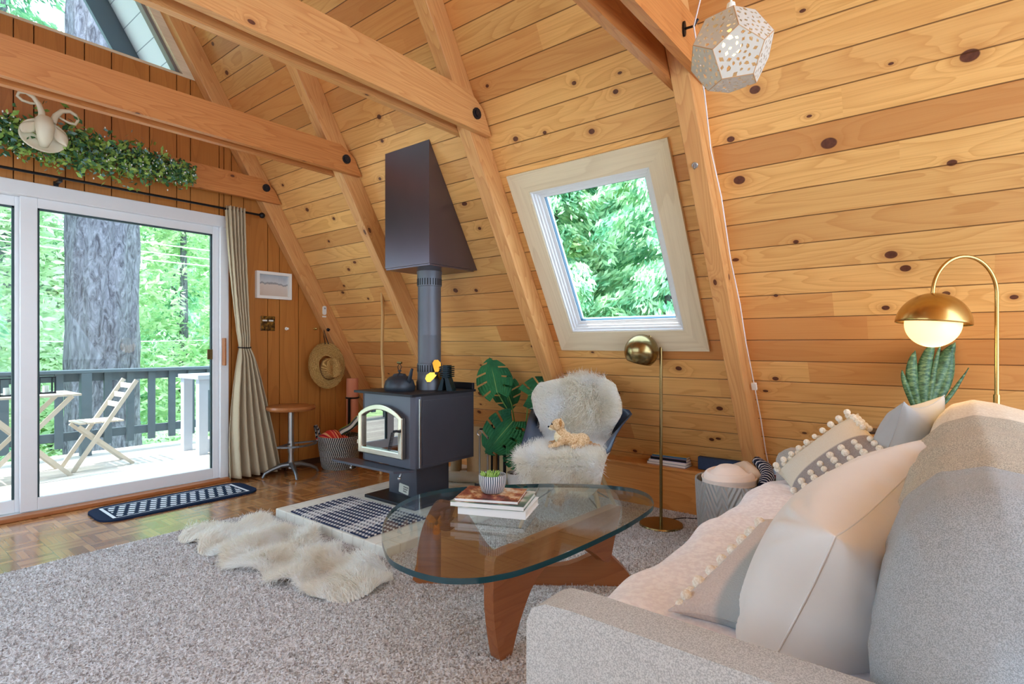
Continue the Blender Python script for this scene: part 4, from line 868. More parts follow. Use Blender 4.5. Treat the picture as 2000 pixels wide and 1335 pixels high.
q=MB(); q.tube([(2.93,3.04,HZ_+.05),(3.0,2.94,HZ_+.042),(3.06,2.84,HZ_+.043),(3.09,2.73,HZ_+.05)],.04,12,cap=False); q.build('bark',plain('pale birch bark',(206,196,176),.8,var=.12,scale=12),t,smooth=60)
MB().lathe([(.001,0),(.04,0)],(0,0,0),12,M=frame((2.93,3.04,HZ_+.05),(.6,.8,0),(0,0,1))@Matrix.Rotation(PI/2,4,'Y')).build('cut_end',LGe,t)
for i,(x,y,z,h_,r_) in enumerate([(3.30,3.22,0,.30,.045),(3.22,3.15,0,.22,.035)]):
    tag(MB().lathe([(r_,0),(r_*1.05,h_*.5),(r_*.95,h_)],(x,y,HZ_+.001),14,cap=True).build('firewood_log',LGm,smooth=50),['dark upright firewood log behind the stove pedestal, taller','short upright firewood log behind the stove pedestal, smaller'][i],'log','firewood behind the stove')
# ================================================================ LEFT CORNER
# stool
sx0,sy0_=2.475,4.345
t=thing('swivel_stool','round wooden-seat swivel stool on a four-toed aluminium pedestal','stool',(sx0,sy0_,0))
MB().lathe([(.001,.545),(.15,.545),(.188,.552),(.197,.566),(.190,.583),(.15,.590),(.001,.590)],(sx0,sy0_,0),44).build('seat',M['stoolw'],t,smooth=40)
MB().tube([(sx0,sy0_,.28),(sx0,sy0_,.546)],.024,18).build('pole',M['chrome'],t,smooth=50)
MB().lathe([(.024,.06),(.026,.09),(.020,.18),(.028,.21),(.030,.24),(.026,.29)],(sx0,sy0_,0),18).build('hub',M['chrome'],t,smooth=50)
AL=plain('cast aluminium',(128,132,136),.4,.9,var=.1,scale=30)
for a in(-108,-18,72,162):
    ca,sa=math.cos(math.radians(a)),math.sin(math.radians(a)); P=[(sx0+ca*r_,sy0_+sa*r_,z) for r_,z in((.01,.092),(.08,.090),(.16,.062),(.205,.038),(.222,.006))]
    q=MB(); q.tube(P,[.024,.020,.015,.013,.011],10); q.build('toe',AL,t,smooth=50)
rg=[(sx0-.06+.0,0,0)]
pts=[(sx0+.195*math.cos(math.radians(a))*1.0,sy0_+.195*math.sin(math.radians(a)),.268) for a in np.linspace(-150,-15,18)]; q=MB(); 
for a,b in zip(pts[:-1],pts[1:]): q.bar(a,b,.022,.014)
q.bar((sx0,sy0_,.268),pts[0],.02,.012); q.bar((sx0,sy0_,.268),pts[-1],.02,.012); q.build('foot_ring',AL,t)
# woven basket with blankets
g=G('rope basket',.9,spec=.1); v,p=g.obj(); at=g.M('ARCTAN2',p[1],p[0]); row=g.M('FLOOR',g.M('MULTIPLY',p[2],110)); sn=g.M('SINE',g.M('ADD',g.M('MULTIPLY',at,62),g.M('MULTIPLY',g.M('PINGPONG',row,8),1.1)))
g.col(g.mix(g.ss(sn,-.25,.25),s2l((52,58,66)),s2l((216,216,212)))); g.bump(g.M('SINE',g.M('MULTIPLY',p[2],452)),.9,.005); M['rope']=g.m
bx0,by0=2.905,4.285
t=thing('rope_basket','tall black and white zigzag rope basket with loop handles beside the stool','basket',(bx0,by0,0))
lathe_obj([(.001,.002),(.14,.002),(.155,.02),(.17,.12),(.182,.20),(.186,.29),(.178,.29),(.172,.2),(.15,.03),(.001,.02)],(bx0,by0,0),56,'body',M['rope'],t)
for s_ in(-1,1):
    d_=Vector((.62,-.78,0))*s_; o_=Vector((bx0,by0,0))+d_*.185; e_=Vector((.78,.62,0)); MB().tube([o_+e_*.035+Vector((0,0,.24)),o_+e_*.035+d_*.015+Vector((0,0,.33)),o_+e_*.02+d_*.03+Vector((0,0,.37)),o_-e_*.02+d_*.03+Vector((0,0,.37)),o_-e_*.035+d_*.015+Vector((0,0,.33)),o_-e_*.035+Vector((0,0,.24))],.011,8).build('handle',M['rope'],t,smooth=60)
def stripes(name,cols,k,ax=0,rough=.9):
    g=G(name,rough,spec=.1); v,p=g.obj(); f=g.M('FRACT',g.M('MULTIPLY',p[ax],k)); x=g.n('ShaderNodeValToRGB'); x.color_ramp.interpolation='CONSTANT'; g.put(x.inputs[0],f); e=x.color_ramp.elements
    while len(e)<len(cols): e.new(.5)
    for i,(q_,c) in enumerate(zip(e,cols)): q_.position=i/len(cols); q_.color=s2l(c)
    g.col(x.outputs[0]); return g.m
q=MB(); q.grid(lambda a,b:(bx0-.06+.14*(a-.5)*1.4+.0,by0+.02+.24*(b-.5),.27+.07*math.sin(PI*a)*math.sin(PI*b)+.012*math.sin(a*15+b*6)),14,14)
tag(q.build('folded_blanket',stripes('red stripe',[(206,60,50),(230,120,90),(190,40,60),(240,170,120),(206,60,50)],22),smooth=180),'red and coral striped blanket crumpled in the rope basket','blanket')
q=MB(); RM2=frame((bx0+.075,by0-.05,.36),(.60,-.50,.62),(.3,.3,.2))
q.grid(lambda a,b:RM2@Vector((.26*(a-.5),.13*(b-.5),.03*math.sin(PI*b)+.008*math.sin(a*9))),12,12); q.grid(lambda a,b:RM2@Vector((.26*(a-.5),.13*(b-.5),-.03*math.sin(PI*b))),12,12)
tag(q.build('striped_towel',stripes('green stripe',[(150,190,70),(170,206,90),(50,56,50),(214,214,206),(90,90,96)],7.5,1),fm=RM2,smooth=180),'lime green striped towel sticking up from the rope basket','towel')
# rolled mat against the wall
t=thing('yoga_mat','rolled terracotta yoga mat with dark strap leaning in the corner behind the stove','mat',(3.13,4.40,0))
MB().tube([(3.115,4.39,.30-.28),(3.135,4.42,.78)],.055,20).build('roll',plain('terracotta foam',(204,126,92),.8),t,smooth=40)
q=MB(); q.tube([(3.126+.058*math.cos(a),4.405+.058*math.sin(a),.60) for a in np.linspace(0,2*PI,20)],.008,6); q.box(3.06,3.072,4.36,4.385,.34,.60); q.build('strap',M['black'],t)
# walking stick
MB_=MB().tube([(2.985,3.80,.0),(2.975,3.79,.35),(2.99,3.775,.75),(2.965,3.765,1.05),(2.955,3.74,1.35),(2.93,3.725,1.60)],[.014,.013,.015,.0125,.014,.012],10)
tag(MB_.build('walking_stick',plain('peeled stick',(200,156,98),.6,var=.15,scale=12),smooth=60),'peeled crooked wooden staff standing behind the stove against the slope','stick')
# hat
hc=Vector((2.912,4.50,.905)); t=thing('straw_hat','wide-brimmed straw hat hanging on the panelled wall above the basket','hat',(2.912,4.55,.80))
HM=frame(hc,(.97,-.12,.0),(.05,.15,1)); # local z roughly -Y? 
g=G('straw',.8,spec=.2); v,p=g.obj(); rr=g.M('SQRT',g.M('ADD',g.M('MULTIPLY',p[0],p[0]),g.M('MULTIPLY',p[1],p[1]))); sn=g.M('SINE',g.M('MULTIPLY',rr,620)); nn=g.noise(v,90,2)
g.col(g.mix(g.ss(g.M('ADD',g.M('MULTIPLY',sn,.3),nn),.3,.8),s2l((150,110,60)),s2l((216,178,112)))); g.bump(sn,.6,.003); ST=g.m
HM=frame(hc,(1,-.1,0),(0,.12,1)); zz=HM.to_3x3()@Vector((0,0,1)); sgn_=1 if zz.y<0 else -1
q=MB(); q.lathe([(.085,0.0*sgn_),(.12,.004*sgn_),(.17,-.004*sgn_),(.205,.006*sgn_),(.208,.010*sgn_),(.205,.010*sgn_)],(0,0,0),56,M=HM@Matrix.Diagonal((.86,1.03,1,1))); q.build('brim',ST,t,fm=HM,smooth=80)
CM=HM@Matrix.Translation((.02,-.03,0)); q=MB()
def crown(a,b):
    an=2*PI*a; r_=.088*(1-.18*b) if b<.8 else .088*.856*(1-(b-.8)*4.9); x=r_*math.cos(an)*.95; y=r_*math.sin(an)*1.15; h_=.10*min(1,b/.75)**.8
    if b>.7: h_-=.035*math.exp(-(x/.022)**2)*(b-.7)/.3
    return CM@Vector((x,y,h_*sgn_))
q.grid(crown,40,22,cu=True); q.build('crown',ST,t,fm=HM,smooth=80)
MB().lathe([(.092,0.004*sgn_),(.090,.022*sgn_)],(0,0,0),40,M=CM@Matrix.Diagonal((.95,1.15,1,1))).build('hat_band',plain('hat band',(120,84,48),.8),t,smooth=60)
MB().tube([(2.90,4.50,1.10),(2.905,4.53,1.17),(2.914,4.545,1.235),(2.925,4.53,1.17),(2.935,4.50,1.10)],.004,6).build('chin_cord',M['black'],t)
for k,(x,y,z,lb,mt) in enumerate([(2.865,4.60,1.245,'small brass wall hook above the straw hat','brass'),(2.585,4.60,1.238,'tiny white wall hook below the framed picture','whitew')]):
    tag(MB().lathe([(.001,-.0),(.014,0),(.014,.006),(.005,.008),(.005,.025),(.010,.03),(.001,.034)],(0,0,0),12,M=frame((x,YW-.001,z),(1,0,0),(0,0,1))).build('wall_hook',M[mt],smooth=50),lb,'hook','wall hooks')
tag(MB().lathe([(.001,0),(.016,0),(.016,.006),(.006,.01),(.006,.03),(.001,.034)],(0,0,0),12,M=frame((2.945,4.529,1.235),(1,0,0),(0,0,1))).build('wall_hook',M['black'],smooth=50),'black hook on the rafter from which the straw hat hangs','hook','wall hooks')
# picture
pf=frame((2.462,YW-.001,1.608),(1,0,0),(0,0,1))
t=thing('framed_picture','small white-framed pale beach picture on the panelled wall beside the curtain','picture',(2.462,YW-.001,1.608))
q=ringm(rounded(.315,.232,.002,1),rounded(.265,.182,.001,1),0,.035,pf); q.build('frame',M['whitew'],t,bevel=.002)
g=G('beach print',.5); v,p=g.obj(); nz=g.noise(g.xyz(g.M('MULTIPLY',p[0],4),0,p[2]),4,4); hgt=g.M('ADD',p[2],g.M('MULTIPLY',g.M('SUBTRACT',nz,.5),.08)); g.col(g.ramp(g.M('ADD',g.M('MULTIPLY',hgt,5),.5),[(.1,s2l((206,190,176))),(.52,s2l((214,202,192))),(.58,s2l((128,130,136))),(.64,s2l((200,204,208))),(.9,s2l((172,180,190)))]))
MB().box(-.133,.133,-.092,.092,.008,.010,M=pf).build('print',g.m,t); MB().box(-.134,.134,-.093,.093,-.0,.003,M=pf).build('backing',M['whitew'],t)
# switch plate
t=thing('switch_plate','square dark brass switch plate with two white toggles on the panelling','light switch',(2.415,YW-.001,1.28))
g=G('marbled brass plate',.3,.3); v,p=g.obj(); g.col(g.ramp(g.noise(v,40,3),[(.35,s2l((44,24,10))),(.52,s2l((110,78,30))),(.65,s2l((160,116,44)))])); MB().box(2.352,2.478,YW-.009,YW-.001,1.217,1.343).build('plate',g.m,t,bevel=.002)
for x in(2.385,2.44): MB().box(x-.02,x+.018,YW-.018,YW-.009,1.298,1.31).build('toggle',M['whitew'],t)
# remote thermometer on rafter
t=thing('wall_remote','small white oblong remote holder fixed to the end rafter','remote',(2.905,4.53,1.40))
MB().prism(rounded(.034,.082,.016,6),0,.014,M=frame((2.905,4.529,1.412),(1,0,0),(0,0,1))).build('remote_body',M['whitew'],t,bevel=.003)
MB().prism(rounded(.036,.012,.003,2),0,.008,M=frame((2.905,4.529,1.355),(1,0,0),(0,0,1))).build('holder_lip',M['whitew'],t)
MB().lathe([(.001,.014),(.008,.014),(.008,.0155),(.001,.0155)],(0,.018,0),12,M=frame((2.905,4.529,1.412),(1,0,0),(0,0,1))).build('button',plain('grey button',(150,152,156),.4),t)
# curtain rod and curtain
ry=4.505; t=thing('curtain_rod','thin dark curtain rod above the sliding door with a ball finial','curtain rod',(1.0,ry,2.17))
MB().tube([(-.6,ry,2.175),(2.285,ry,2.175)],.009,10).build('rod',M['black'],t)
MB().ball((2.308,ry,2.175),.024,8).lathe([(.012,-.03),(.014,-.02),(.010,-.012)],(0,0,0),10,M=frame((2.295,ry,2.175),(0,0,1),(0,1,0))).build('finial',M['black'],t,smooth=50)
q=MB().box(.965,.985,ry-.004,YW-.002,2.150,2.166).box(.962,.988,YW-.012,YW-.002,2.10,2.17); q.build('bracket',M['black'],t)
t=thing('curtain','beige linen curtain tied back right of the sliding door','curtain',(2.18,ry,.02))
def curt(a,b):
    z=2.20-2.175*b; zt_=1.075
    # left and right edges as functions of height
    if z>zt_:
        k=(2.20-z)/(2.20-zt_); L=2.015+.105*k**1.4; Rr=2.170+.035*k; 
    else:
        k=(zt_-z)/zt_; L=2.120-.07*math.sin(min(1,k*1.3)*PI/2)*1.0; Rr=2.205+.275*k**.8
    x=L+(Rr-L)*a; w_=Rr-L; amp=.030 if z>zt_ else .030+.02*((zt_-z)/zt_)
    y=ry+amp*math.sin(a*2*PI*5.5+ .6*math.sin(z*2))+.012*math.sin(a*31+z*3)*.4-.02*(1-abs((z-zt_)))*.2
    pin=math.exp(-((z-zt_)/.05)**2); y=ry+(y-ry)*(1-.45*pin)
    return (x+.003*math.sin(z*40)*.2,y,z)
o=MB().grid(curt,110,80).build('drape',M['curtain'],t,smooth=80); sd=o.modifiers.new('s','SOLIDIFY'); sd.thickness=.003
MB().tube([(2.162+.050*math.cos(a),ry+.034*math.sin(a),1.075+.004*math.sin(a)) for a in np.linspace(0,2*PI,24)],.005,6).build('tieback',M['black'],t)
# ---------------------------------------------------------------- garland and ornament
t=thing('leaf_garland','bushy artificial greenery garland with small white buds along the end-wall beam','garland',(1.1,4.44,2.35))
r=np.random.default_rng(5)
def glv(n,size,seed,dx=0):
    r=np.random.default_rng(seed); u=r.random(n); x=.45+1.30*u; env=(.108*np.sin(PI*np.clip((u+.12)*.86,0,1))**.5+.015); P=np.stack([x,4.42+r.normal(0,.4,n)*env*.8,2.372-.02*u+r.normal(0,.55,n)*env],1); P[:,1]=np.minimum(P[:,1],4.485)
    a=r.normal(0,1,(n,3)); a/=np.linalg.norm(a,axis=1,keepdims=True); b=np.cross(a,r.normal(0,1,(n,3))); b/=np.linalg.norm(b,axis=1,keepdims=True); s=size*r.uniform(.5,1.3,(n,1)); nrm=np.cross(a,b)
    V=np.stack([P-a*s,P+b*s*.5-a*s*.1,P+a*s,P-b*s*.5-a*s*.1],1).reshape(-1,3); return V,np.arange(4*n).reshape(n,4),P
for n_,sz,sd_,mt in((1900,.024,1,leafm('garland light leaf',(120,160,70),(176,204,110),.2,20)),(1700,.021,2,leafm('garland dark leaf',(40,84,52),(84,128,80),.1,20)),(900,.017,3,leafm('garland blue leaf',(92,132,128),(140,176,166),.1,20))):
    V,F,P=glv(n_,sz,sd_); npmesh('leaves',V,F,mt,t)['kind']='stuff'
_,_,P=glv(260,.01,9); q=MB()
for p_ in P: q.ball(tuple(p_+np.array([0,-.012,0])),.0045,4,sc3=(1,1,1.4))
q.build('buds',M['whitew'],t,smooth=180)['kind']='stuff'
q=MB(); rr_=random.Random(3)
for k in range(60):
    x=rr_.uniform(.45,1.6); z=2.36+rr_.uniform(-.06,.07); q.tube([(x,4.44,z),(x+.06,4.42+rr_.uniform(-.03,.03),z+rr_.uniform(-.05,.05)),(x+.13,4.43,z+rr_.uniform(-.07,.06))],.0018,5)
q.tube([(.40,4.45,2.37),(1.0,4.45,2.365),(1.72,4.45,2.345)],.006,6); q.build('twigs',plain('twig',(92,66,52),.8),t)
CR=plain('cream ceramic',(216,208,184),.4,var=.05)
t=thing('horned_wall_ornament','cream ceramic ornament with two curled looping horns hung above the garland','wall ornament',(.86,4.40,2.28))
q=MB(); OM=frame((.855,4.345,2.378),(1,0,0),(0,0,1))
def plate_(a,b):
    an=2*PI*a; r_=b; x=.118*r_*math.cos(an); y=.100*r_*math.sin(an)-.01; rim=.022*r_**3+.008*math.sin(an*3+1)*r_**2
    return OM@Vector((x,y,rim))
q.grid(plate_,48,12,cu=True); o=q.build('dish',CR,t,smooth=80); sd=o.modifiers.new('s','SOLIDIFY'); sd.thickness=.006
q=MB(); q.tube([OM@Vector((.0,-.075,.02)),OM@Vector((0,-.03,.045)),OM@Vector((-.002,.03,.06)),OM@Vector((-.004,.075,.045)),OM@Vector((-.005,.10,.02))],[.02,.038,.048,.045,.02],16); q.build('head',CR,t,smooth=80)
for s_,nm in((-1,'ear'),(1,'ear')):
    q=MB(); ax_=OM@Vector((s_*.045,.055,.03))
    def er(a,b,s_=s_):
        w_=.038*math.sin(PI*min(1,a*.97+.02))**.8*(b*2-1); L=.135*a
        return OM@Vector((s_*(.048+L*.42)+w_*.85,.055-L*.80*(1 if s_>0 else .75)+w_*.35*s_,.035+.012*math.sin(PI*b)+.01*a))
    o=q.grid(er,16,9).build('ear',CR,t,smooth=80); sd=o.modifiers.new('s','SOLIDIFY'); sd.thickness=.005
def horn(pts,rad): MB().tube([OM@Vector(p) for p in pts],rad,10).build('horn',CR,t,smooth=80)
horn([(-.01,.085,.03),(-.012,.13,.03),(-.025,.17,.03),(-.05,.205,.03),(-.085,.222,.028),(-.115,.212,.025),(-.122,.19,.022),(-.10,.172,.02),(-.06,.168,.018),(-.03,.178,.016),(-.015,.19,.014)],[.020,.017,.0145,.012,.010,.009,.0085,.008,.0075,.0065,.004])
horn([(.04,.08,.03),(.055,.125,.03),(.085,.165,.03),(.125,.178,.028),(.155,.165,.025),(.168,.135,.022),(.155,.108,.02),(.125,.108,.018),(.09,.12,.016),(.062,.135,.014)],[.020,.017,.0145,.012,.010,.009,.0085,.008,.007,.005])
# ================================================================ FLOOR LAMP, LEDGE ITEMS
t=thing('floor_lamp','antique brass floor lamp with a small globe head below the skylight','floor lamp',(3.168,1.373,.010))
lx,ly=3.168,1.373
MB().lathe([(.001,.010),(.128,.010),(.130,.014),(.126,.022),(.02,.026),(.001,.026)],(lx,ly,0),48).build('base',M['oldbrass'],t,smooth=40)
MB().tube([(lx,ly,.024),(lx,ly,1.185)],.0095,14).build('pole',M['oldbrass'],t,smooth=60)
hv=Vector((-.62,.78,0)); q=MB(); q.tube([(lx,ly,1.165),(lx-.045*.62,ly+.045*.78,1.165),(lx-.07*.62,ly+.07*.78,1.162)],.007,8); q.tube([(lx-.065*.62-.0,ly+.065*.78,1.14),(lx-.065*.62,ly+.065*.78,1.170)],.010,8); q.build('arm',M['oldbrass'],t,smooth=50)
hd=Vector((3.094,1.466,1.058)); HM2=Matrix.Translation(hd)@Matrix.Rotation(math.radians(12),4,Vector((.78,.62,0)))@Matrix.Rotation(math.radians(8),4,Vector((.62,-.78,0)))
pr=[(.1*math.sin(a),.1*math.cos(a)) for a in np.linspace(.02,math.radians(134),26)]; MB().lathe(pr,(0,0,0),44,M=HM2).build('globe_shade',M['oldbrass'],t,smooth=80).modifiers.new('s','SOLIDIFY').thickness=.002
MB().lathe([(.001,-.05),(.02,-.045),(.028,-.02),(.018,.01),(.012,.04)],(0,0,0),16,M=HM2).build('bulb',M['whitew'],t,smooth=60)
tag(MB().tube([(lx+.12,ly-.02,.02),(lx+.20,ly-.06,.016),(3.42,1.22,.016),(3.49,1.10,.02)],.0035,6).build('lamp_cord',M['black']),'thin black cord running from the brass floor lamp base to the ledge','cord')
gl_='books on the built-in ledge'
for k,(z,h,cv,sp_,w_,lb) in enumerate([(.2872,.018,BL,WC,.20,'pale blue-spined book at the bottom of the ledge stack behind the floor lamp'),(.3056,.016,WC,WC,.20,'white-spined book second in the ledge stack behind the floor lamp'),(.322,.020,PU,M['black'],.17,'black-spined book third in the ledge stack behind the floor lamp'),(.3425,.016,OR,BL,.18,'colourful top book with blue spine in the ledge stack behind the floor lamp')]):
    book('book',lb,(3.60,1.495-.006*k),.14,.27-.012*k,h,math.radians(-2+1.5*k),z,cv,sp_,gl_)
t=thing('speaker','dark navy oblong fabric speaker box on the ledge left of the rafter','speaker',(3.62,1.15,.288))
MB().box(3.565,3.66,1.03,1.295,.288,.372).build('body',plain('navy speaker cloth',(40,58,90),.7,bump=.4,bs=160),t,bevel=.006)
MB().box(3.560,3.567,1.035,1.29,.293,.367).build('front_grille',plain('navy weave',(46,68,104),.8,var=.25,scale=90),t,bevel=.002)
for k,(z,h,cv,sp_,lb) in enumerate([(.2872,.022,plain('green book',(50,70,50),.5),plain('dark green spine',(30,46,34),.5),'dark green book lowest in the ledge stack right of the rafter'),(.3096,.018,plain('red book',(170,60,60),.5),plain('maroon spine',(110,40,40),.5),'dark red book in the middle of the ledge stack right of the rafter'),(.328,.036,WC,plain('pale blue spine',(150,180,214),.4),'pale blue thick book in the ledge stack right of the rafter'),(.3645,.020,plain('brown book',(90,66,56),.5),M['black'],'dark book topmost in the ledge stack right of the rafter')]):
    book('book',lb,(3.60,.73),.14,.21,h,math.radians(-3+k*2),z,cv,sp_,gl_)
# ---------------------------------------------------------------- bin with blankets
g=G('embossed grey vinyl',.35,spec=.6); v,p=g.obj(); at=g.M('ARCTAN2',p[1],p[0]); zz=g.M('ADD',g.M('MULTIPLY',p[2],40),g.M('MULTIPLY',g.M('PINGPONG',g.M('MULTIPLY',at,3),1),6)); sn=g.M('SINE',g.M('MULTIPLY',zz,3.0)); g.col(s2l((176,178,178))); g.bump(sn,.7,.006)
bx_,by_=3.03,.905
t=thing('storage_bin','grey embossed storage drum holding rolled blankets at the end of the sofa','bin',(bx_,by_,.010))
lathe_obj([(.001,.012),(.17,.012),(.175,.03),(.19,.20),(.198,.37),(.196,.385),(.188,.38),(.18,.10),(.001,.05)],(bx_,by_,0),56,'drum',g.m,t)
CBk=plain('cream pile',(244,232,224),.95,sheen=.3,var=.03,bump=.3,bs=50)
def roll(pts,rad,name,label,mat,extra=None):
    o=MB().tube(pts,rad,18).build(name,mat,smooth=180); rm=o.modifiers.new('b','SUBSURF'); rm.levels=1; rm.render_levels=1; return tag(o,label,'blanket')
q=MB(); 
def fold(a,b):
    an=2*PI*a; r_=.165*(math.sin(PI*min(1,b*.93+.07)))**.5*(1+.05*math.sin(an*3)+.02*math.sin(b*40)); z=.335+.118*b+.010*math.sin(b*28)
    return (bx_-.03+r_*math.cos(an)*.95,by_+.02+r_*math.sin(an)*.8,z)
q.grid(fold,44,40,cu=True); tag(q.build('rolled_blanket',CBk,smooth=180),'cream fluffy blanket folded in the top of the grey storage bin','blanket')
q=MB(); q.tube([(bx_+.02,by_-.10,.385),(bx_+.07,by_-.06,.405),(bx_+.12,by_-.02,.415),(bx_+.15,by_+.04,.40)],[.045,.05,.05,.035],14); tag(q.build('knit_throw',plain('oat knit',(222,206,188),.95,bump=.4,bs=60),smooth=180),'oatmeal knitted throw bunched beside the cream blanket in the bin','blanket')
q=MB(); q.tube([(bx_-.03,by_-.155,.375),(bx_+.05,by_-.155,.41),(bx_+.11,by_-.13,.44),(bx_+.15,by_-.07,.47)],[.03,.035,.035,.025],12); tag(q.build('patterned_throw',stripes('navy zigzag',[(30,34,52),(60,70,96),(210,210,214),(30,34,52)],60),smooth=180),'navy patterned throw at the rim of the grey storage bin','blanket')
# ================================================================ SOFA
SX0,SX1,SYF,SYB=.868,2.93,.655,-.26
t=thing('sofa','grey tweed three-cushion sofa with low squared arms in the right foreground','sofa',(1.9,.2,.01))
def softbox(x0,x1,y0,y1,z0,z1,name,mat,par,bv=.03,sg=4): return MB().box(x0,x1,y0,y1,z0,z1).build(name,mat,par,smooth=60,bevel=bv,seg=sg)
def armp(x0,x1,nm):
    pl=[(SYF,.14),(SYF,.555),(SYF-.012,.585),(SYF-.045,.602),(SYF-.10,.606),(SYB,.606),(SYB,.14)]
    o=MB().prism(pl,x0,x1,M=frame((0,0,0),(0,1,0),(0,0,1))).build('arm',M['sofa'],t,bevel=.012,seg=4,smooth=40)
    return o
aL=armp(SX0,SX0+.092,'arm'); aR=armp(SX1-.092,SX1,'arm')
q=MB(); pp=[(SX0+.004,SYF-.002,.16),(SX0+.004,SYF-.002,.555),(SX0+.004,SYF-.014,.582),(SX0+.004,SYF-.047,.598),(SX0+.004,SYF-.10,.602),(SX0+.004,SYB+.02,.602)]; q.tube(pp,.0038,6); q.build('piping',M['sofa'],aL,smooth=60)
softbox(SX0+.09,SX1-.09,-.20,SYF-.03,.14,.31,'seat_base',M['sofa'],t,.015); 
for k in range(3):
    a=SX0+.094+k*.624; softbox(a,a+.622,-.06,SYF+.01,.31,.452,'seat_cushion',M['sofa'],t,.035)
softbox(SX0+.09,SX1-.09,SYB,-.12,.14,.78,'back_frame',M['sofa'],t,.03)
for x in(SX0+.08,SX1-.08):
    for y in(SYF-.09,SYB+.08): MB().tube([(x,y,.012),(x,y,.145)],[.014,.02],10).build('leg',M['walnut'],t)
def cushion(name,c,r,u,hw_,hh,th,mat,par,seed=1,pin=.05,wr=.006,n=30,pw_=.42,corner=.0,label=None,cat='cushion',grp=None,fm=None):
    c=Vector(c); r=Vector(r).normalized(); u=Vector(u); u=(u-r*u.dot(r)).normalized(); nn=r.cross(u); rs=np.random.default_rng(seed); A=rs.normal(0,9,(6,3)); ph=rs.uniform(0,6,6)
    q=MB()
    for sgn in(1,-1):
        def f(a,b,sgn=sgn):
            a=a*2-1; b=b*2-1; aa=math.copysign(1-(1-abs(a))**1.5,a) ; bb=math.copysign(1-(1-abs(b))**1.5,b)
            e=max(0,(1-abs(aa)**2.4))*max(0,(1-abs(bb)**2.4)); h_=th*e**pw_
            x=hw_*aa*(1-pin*(1-bb*bb)); y=hh*bb*(1-pin*(1-aa*aa)); x+=corner*aa*abs(aa*bb)**3; y+=corner*bb*abs(aa*bb)**3
            P=np.array([x,y,sgn*h_]); w_=sum(math.sin(float(A[i]@P)+ph[i]) for i in range(6))/6*wr*min(1,e*4)
            rad=math.hypot(1-abs(aa),1-abs(bb)); w_+=wr*.55*math.sin(math.atan2(1-abs(aa)+.02,1-abs(bb)+.02)*16+sgn)*math.exp(-((rad-.35)/.28)**2)*min(1,e*3)
            return c+r*x+u*y+nn*(sgn*(h_+w_))
        g_=MB().grid(f,n,n)
        if sgn<0: g_.f=[x[::-1] for x in g_.f]
        q.add(g_.v,g_.f)
    q.tube([c+r*hw_*a*(1-pin*(1-b*b)+corner/hw_*abs(a*b)**3)+u*hh*b*(1-pin*(1-a*a)+corner/hh*abs(a*b)**3) for a,b in [(1,v_) for v_ in np.linspace(-1,1,14)]+[(v_,1) for v_ in np.linspace(1,-1,14)]+[(-1,v_) for v_ in np.linspace(1,-1,14)]+[(v_,-1) for v_ in np.linspace(-1,1,14)]],.0022,5)
    if fm is None: fm=frame(c,r,u)
    o=q.build(name,mat,par,fm=fm,smooth=180)
    if par is None: tag(o,label,cat,grp)
    return o,(c,r,u,nn)
# back cushions (each wrapped by the throws above)
def backc(x0,x1,top,mat,seed,y0=-.15,yf=.065,zb=.452,name='back_cushion',par=t):
    cx=(x0+x1)/2; zc=(top+zb)/2; hx=(x1-x0)/2; hz=(top-zb)/2; yc=(y0+yf)/2; hy=(yf-y0)/2; rs=np.random.default_rng(seed); A=rs.normal(0,6,(5,3)); ph=rs.uniform(0,6,5)
    q=MB(); N_=34
    def f(a,b):
        th=2*PI*a; phi=PI*(b-.5); se=lambda v,e:math.copysign(abs(v)**e,v)
        x=se(math.cos(phi),.34)*se(math.cos(th),.34); y=se(math.cos(phi),.45)*se(math.sin(th),.62); z=se(math.sin(phi),.42)
        P=np.array([x*hx,y*hy,z*hz]); w_=.008*sum(math.sin(float(A[i]@P)*1.3+ph[i]) for i in range(5))/2.2
        return (cx+x*(hx+w_*.5),yc+(y*(hy+.02*(1-z*z)*(1-x*x))+w_)-.10*(z*.5+.5)*.6,zc+z*hz+w_*.6-.018*x*x*(z>0))
    q.grid(f,64,N_,cu=True); return q.build(name,mat,par,smooth=180)
backc(.965,1.62,.88,M['sofa'],3); backc(1.60,2.24,.875,M['sofa'],4); backc(2.215,2.84,.865,M['sofa'],5)
